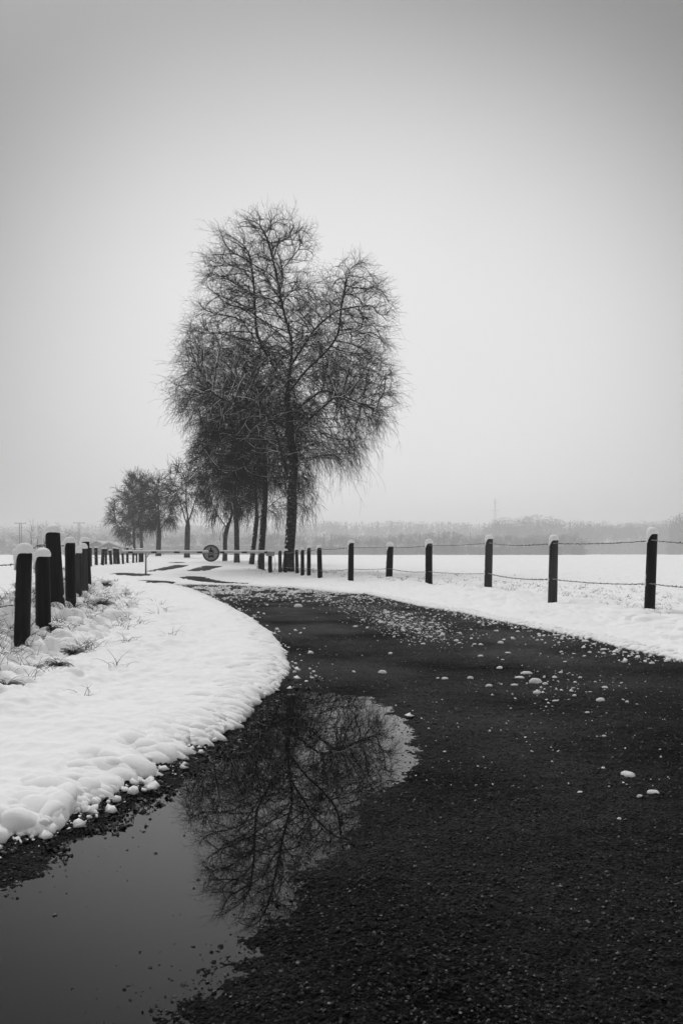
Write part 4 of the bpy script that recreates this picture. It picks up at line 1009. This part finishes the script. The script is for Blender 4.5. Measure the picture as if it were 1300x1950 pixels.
def lump_label(px, py, wpx):
    k = int(np.argmin([abs(px - p[1]) for p in RP])); e = np.interp(px, [p[0] for p in right_edge], [p[1] for p in right_edge]); dy = py - e
    band = 'under the far snow edge' if dy < 16 else 'in the speckled strip' if dy < 34 else 'near the speckled strip' if dy < 60 else 'on the open asphalt' if dy < 130 else 'on the near asphalt'
    sd = 'left of' if px < RP[k][1] else 'right of'
    return ('tiny' if wpx < 4.5 else 'small' if wpx < 7.5 else 'rounded') + ' snow lump ' + band + ' ' + sd + ' the ' + ORD[k] + ' right post'
for px, py, w, lab, k, wide in special:
    clump(px, py, w, lab or lump_label(px, py, w), None if lab else GL, k, wide); cnt += 1
r3 = np.random.default_rng(77)
def strip():
    t = r3.random()
    while noise(t * 11.0, 0.5, 31) < -0.12: t = r3.random()
    c = np.array([(520, 1128), (620, 1142), (700, 1160), (760, 1185), (850, 1215), (960, 1260), (1080, 1310)]); x = np.interp(t ** 1.0, np.linspace(0, 1, 7), c[:, 0]); y = np.interp(t, np.linspace(0, 1, 7), c[:, 1])
    sg = np.interp(t, [0, .3, .6, 1], [9, 13, 20, 38]); return x + r3.normal() * sg * 2.0, y + r3.normal() * sg * 0.55
def on_road(px, py, m=0.1):
    q = flat(px, py); return poly_sd(np.array([q[0]]), np.array([q[1]]), road_poly)[0] < -m and poly_sd(np.array([q[0]]), np.array([q[1]]), puddle)[0] > 0.05
while cnt < 290:
    px, py = strip()
    if py < 1118 or not on_road(px, py): continue
    d = H * F / (py - HY); w = (0.012 + 0.040 * r3.random() ** 2.5) * F / d
    far = py < 1200
    clump(px, py, w, lump_label(px, py, w), GL); cnt += 1
# crumbs too many to count
mb = MB()
def crumbs(n, gen, smin, smax, sink=0.25, mat=None):
    P0 = []; S0 = []
    while len(P0) < n:
        px, py = gen()
        if not (1100 < py < 2400) or not on_road(px, py, 0.0): continue
        q = flat(px, py); P0.append((q[0], q[1], 0.0)); S0.append(smin + (smax - smin) * r3.random() ** 2.5)
    return np.array(P0), np.array(S0)
def edge_gen():
    L = LE if r3.random() < 0.3 else RE
    i = r3.integers(len(L) - 1); t = r3.random(); a, b = np.array(L[i]), np.array(L[i + 1]); p = a + (b - a) * t; e = b - a; nn = -np.array([-e[1], e[0]]) / (np.linalg.norm(e) + 1e-9)
    p = p + nn * r3.exponential(0.13 if L is LE else 0.22)
    if p[1] < 1.5: return (0, 0)
    return CX + F * p[0] / p[1], HY + F * H / p[1]
def far_gen():
    while True:
        x, y = r3.uniform(330, 720), 1114 + abs(r3.normal()) * 13
        if noise(x * .03, y * .16, 7) + 0.5 * noise(x * .1, y * .4, 8) > -0.12: return x, y
def all_gen(): return r3.uniform(300, 1400), r3.uniform(1115, 1500)
octV = np.array([(1, 0, 0), (0.3, .95, 0), (-.8, .6, 0), (-.8, -.6, 0), (.3, -.95, 0), (0.5, .3, .75), (-.5, .35, .7), (-.05, -.6, .72), (0, 0, -.4), (0, 0, .95)])
octF = np.array([(0, 1, 5), (1, 2, 6), (1, 6, 5), (2, 3, 6), (3, 4, 7), (3, 7, 6), (4, 0, 5), (4, 5, 7), (5, 6, 9), (6, 7, 9), (7, 5, 9), (0, 8, 1), (1, 8, 2), (2, 8, 3), (3, 8, 4), (4, 8, 0)])
def scatter_stones(P0, S0, seed, flatz=0.8):
    r_ = np.random.default_rng(seed); n = len(P0); a = r_.uniform(0, 2 * pi, n); c, s = np.cos(a), np.sin(a)
    B = octV[None] * (1 + 0.28 * r_.normal(size=(n, 10, 1))) * np.stack([np.ones(n), r_.uniform(.6, 1, n), flatz * r_.uniform(.6, 1.1, n)], -1)[:, None]
    X = B[..., 0] * c[:, None] - B[..., 1] * s[:, None]; Y = B[..., 0] * s[:, None] + B[..., 1] * c[:, None]
    V = np.stack([X, Y, B[..., 2]], -1) * S0[:, None, None] + P0[:, None]
    return V.reshape(-1, 3), (octF[None] + (np.arange(n) * 10)[:, None, None]).reshape(-1, 3)
for n, gen, a, b in ((2600, strip, 0.002, 0.012), (1500, edge_gen, 0.004, 0.03), (4200, far_gen, 0.007, 0.032), (350, all_gen, 0.003, 0.009)):
    P0, S0 = crumbs(n, gen, a, b); V, q = scatter_stones(P0, S0, n); mb.put(V, q)
o = mb.build('snow_crumbs', M_snowcap, None); tag(o, 'fine white snow crumbs sprinkled over the dark road and along its edges', kind='stuff')

# gravel
n = 70000; r4 = np.random.default_rng(3)
dd = np.exp(r4.uniform(log(1.2), log(9), n)); xx = dd * r4.uniform(-0.62, 0.75, n)
sdr = poly_sd(xx, dd, road_poly); sdp = poly_sd(xx, dd, puddle); k = (sdr < 0.05) & (sdp > -0.28) & ((sdp > -0.02) | (r4.random(n) < 0.22 * np.exp(sdp / 0.10)))
xx, dd, sdp = xx[k], dd[k], sdp[k]
zz = road_height(xx, dd, sdp); S0 = (0.0015 + 0.0042 * r4.random(len(xx)) ** 3) * (1 + 0.06 * dd); inw = zz < WATER + 0.001
S0 = np.where(inw, S0 * 1.4, S0); zz = np.where(inw, WATER - S0 * 0.2, zz + S0 * 0.15)
V, q = scatter_stones(np.stack([xx, dd, zz], -1), S0, 9)
pale = np.repeat((r4.random(len(xx)) < 0.10 * ss(2.2, 4.8, dd) + 0.012) & ~inw, len(octF)).astype(int)  # painted glints thin out towards the viewer to darken the near road
o = add('gravel', V, q, [M_stone, M_glint], smooth=False, midx=pale); tag(o, 'fine dark gravel strewn on the road and round the puddle', kind='stuff')
# crumbs of wet earth along the left shore of the puddle
P0 = []
for k in range(2200):
    i = r4.integers(1, 17); a, b = np.array(LE[i]), np.array(LE[i + 1]); e = b - a; nn = np.array([e[1], -e[0]]) / np.linalg.norm(e); p = a + e * r4.random() + nn * abs(r4.normal(0.0, 0.13)); P0.append((p[0], p[1]))
P0 = np.array(P0); sp_ = poly_sd(P0[:, 0], P0[:, 1], puddle); P0 = P0[(sp_ > -0.06)]; sp_ = poly_sd(P0[:, 0], P0[:, 1], puddle)
S0 = 0.003 + 0.011 * r4.random(len(P0)) ** 3; V, q = scatter_stones(np.column_stack([P0, np.maximum(road_height(P0[:, 0], P0[:, 1], sp_, 0.5), WATER) + .001]), S0, 19)
o = add('dark_soil_crumbs', V, q, M_stone, smooth=False); tag(o, 'wet dark crumbs of earth between the snow edge and the puddle', kind='stuff')

# ------------------------------------------------------------------ grass
def blades(P0, Ln, lean, wid, seed, arch=0.3, K=5):
    r_ = np.random.default_rng(seed); n = len(P0); a = r_.uniform(0, 2 * pi, n); d = np.stack([np.cos(a) * lean, np.sin(a) * lean, np.ones(n)], -1); d /= np.linalg.norm(d, axis=1, keepdims=True); pts = [P0]
    for k in range(K - 1):
        d = d + np.stack([np.cos(a) * arch * .4, np.sin(a) * arch * .4, -arch * np.ones(n)], -1) * r_.uniform(.3, 1.5, (n, 1)) + r_.normal(size=(n, 3)) * .06; d /= np.linalg.norm(d, axis=1, keepdims=True); pts.append(pts[-1] + d * (Ln / (K - 1))[:, None])
    pts = np.stack(pts, 1); return tubes(pts, wid[:, None] * np.linspace(1, .25, K)[None], 3)
def zsn(x, y): return np.array([snow_z(a, b) for a, b in zip(x, y)])
r5 = np.random.default_rng(8)
y = np.exp(r5.uniform(log(3.0), log(26), 2600)); _, x0 = mound(np.zeros(2600), y); x = x0 + r5.normal(0.08, 0.36, 2600) * (1 + .02 * y)
cl = fbm(x * 2.2, y * 2.2, 5, 2); kk = cl > -0.05; x, y = x[kk], y[kk]; rep = r5.integers(3, 16, len(x)); x = np.repeat(x, rep) + r5.normal(0, .03, rep.sum()); y = np.repeat(y, rep) + r5.normal(0, .03, rep.sum())
V, q = blades(np.stack([x, y, zsn(x, y) - .03], -1), r5.uniform(.06, .2, len(x)), r5.uniform(.1, .9, len(x)), 0.0013 + 0.00013 * y, 1, .25)
o = add('bank_grass', V, q, M_grass); tag(o, 'sparse dry grass stalks poking through snow on the left bank', kind='stuff')
nc = 1000; y = np.exp(r5.uniform(log(5.5), log(42), nc)); x0 = np.interp(y, [5, 7.7, 10, 14, 20, 24, 34, 40], [3.1, 3.4, 3.8, 3.9, 2.7, 1.0, -1.0, -3]); x = x0 + np.abs(r5.normal(.1, 2.4, nc)) + .2
ok = poly_sd(x, y, road_poly) > 0.35; x, y = x[ok], y[ok]; rep = r5.integers(1, 9, len(x)); x = np.repeat(x, rep) + r5.normal(0, .05, rep.sum()); y = np.repeat(y, rep) + r5.normal(0, .05, rep.sum())
V, q = blades(np.stack([x, y, zsn(x, y) - .02], -1), r5.uniform(.03, .12, len(x)), r5.uniform(.1, .8, len(x)), 0.0010 + 0.00016 * y, 2, .2)
o = add('verge_grass', V, q, M_grass); tag(o, 'thin grass tips standing out of the snow along the right fence', kind='stuff')
# grass at the feet of the trees, gate and far row
pts = []
for px, py, n, sp in [(548,1090,40,.5),(496,1086,45,.5),(478,1070,25,.5),(451,1070,20,.5),(513,1094,20,.4),(520,1088,12,.5)] + [(p[1], p[4], 9, .4) for p in FP]:
    b = G(px, py); pts.append(np.stack([b[0] + r5.normal(0, sp, n), b[1] - abs(r5.normal(0, .5, n))], -1))
pts = np.concatenate(pts); V, q = blades(np.stack([pts[:, 0], pts[:, 1], zsn(pts[:, 0], pts[:, 1]) - .02], -1), r5.uniform(.08, .2, len(pts)), r5.uniform(.2, 1, len(pts)), np.full(len(pts), .008), 3, .25)
o = add('far_grass', V, q, M_grass); tag(o, 'dry grass round the tree feet and the far row of posts', kind='stuff')
# drooping tufts on the bank
TU = [(150,1148,15,'dark grass tuft drooping over at the foot of the last stub post',.30),(196,1166,13,'dark drooping tuft on the right flank of the bank',.26),(140,1248,15,'rounded dark grass tuft bursting from the middle of the bank',.22),
      (54,1284,12,'low dark tuft in a hollow below the nearest post',.20),(110,1278,10,'small grass tuft sunk in snow right of the hollow',.15),(14,1322,10,'dark tuft at the left frame side low on the bank',.16),(100,1218,10,'tuft at the foot of the second post',.17),
      (200,1120,9,'grassy tuft farthest along the bank near the bend',.35)]
for i, (px, py, w, lab, Ls) in enumerate(TU):
    b = G(px, py, .05); n = 120; z = snow_z(b[0], b[1]) + .01; root = empty('grass_tuft', (b[0], b[1], z)); tag(root, lab, 'grass tuft', 'drooping grass tufts on the left bank')
    R = w * b[1] / F * .75; P0 = np.stack([b[0] + r5.normal(0, R * .22, n), b[1] + r5.normal(0, R * .22, n), np.full(n, z - .02)], -1)
    V, q = blades(P0, r5.uniform(.5, 1.15, n) * Ls * 0.95, r5.uniform(.2, .9, n), np.full(n, .0016 + .0001 * b[1]), 60 + i, .42, 7); add('blades', V, q, M_grass, root)
    mb = MB(); blob(mb, (b[0] - R * .3, b[1] + R * .4, z + Ls * .24), R * .55, i + 9, (1.3, 1, .5), 14); blob(mb, (b[0] + R * .3, b[1] + R * .3, z + Ls * .2), R * .45, i + 19, (1.3, 1, .5), 12); mb.build('snow_cap', M_snowcap, root)

# ------------------------------------------------------------------ haze
m, nt, b = mat_new('cold_haze'); nt.nodes.remove(b); pv = nt.nodes.new('ShaderNodeVolumePrincipled'); out = [n for n in nt.nodes if n.type == 'OUTPUT_MATERIAL'][0]
pv.inputs['Color'].default_value = (0.99, 0.99, 0.99, 1); pv.inputs['Density'].default_value = 0.00092; pv.inputs['Anisotropy'].default_value = 0.0
nt.links.new(pv.outputs[0], out.inputs['Volume'])
m.cycles.homogeneous_volume = True if hasattr(m, 'cycles') and hasattr(m.cycles, 'homogeneous_volume') else True
V, q = box((0, 0, 34.0), 3500, 3500, 73.0); hz = add('haze', V, q, m, smooth=False); tag(hz, kind='stuff', label='thin even winter haze lying over the fields')
print('verts', sum(len(o.data.vertices) for o in sc.objects if o.type == 'MESH'))
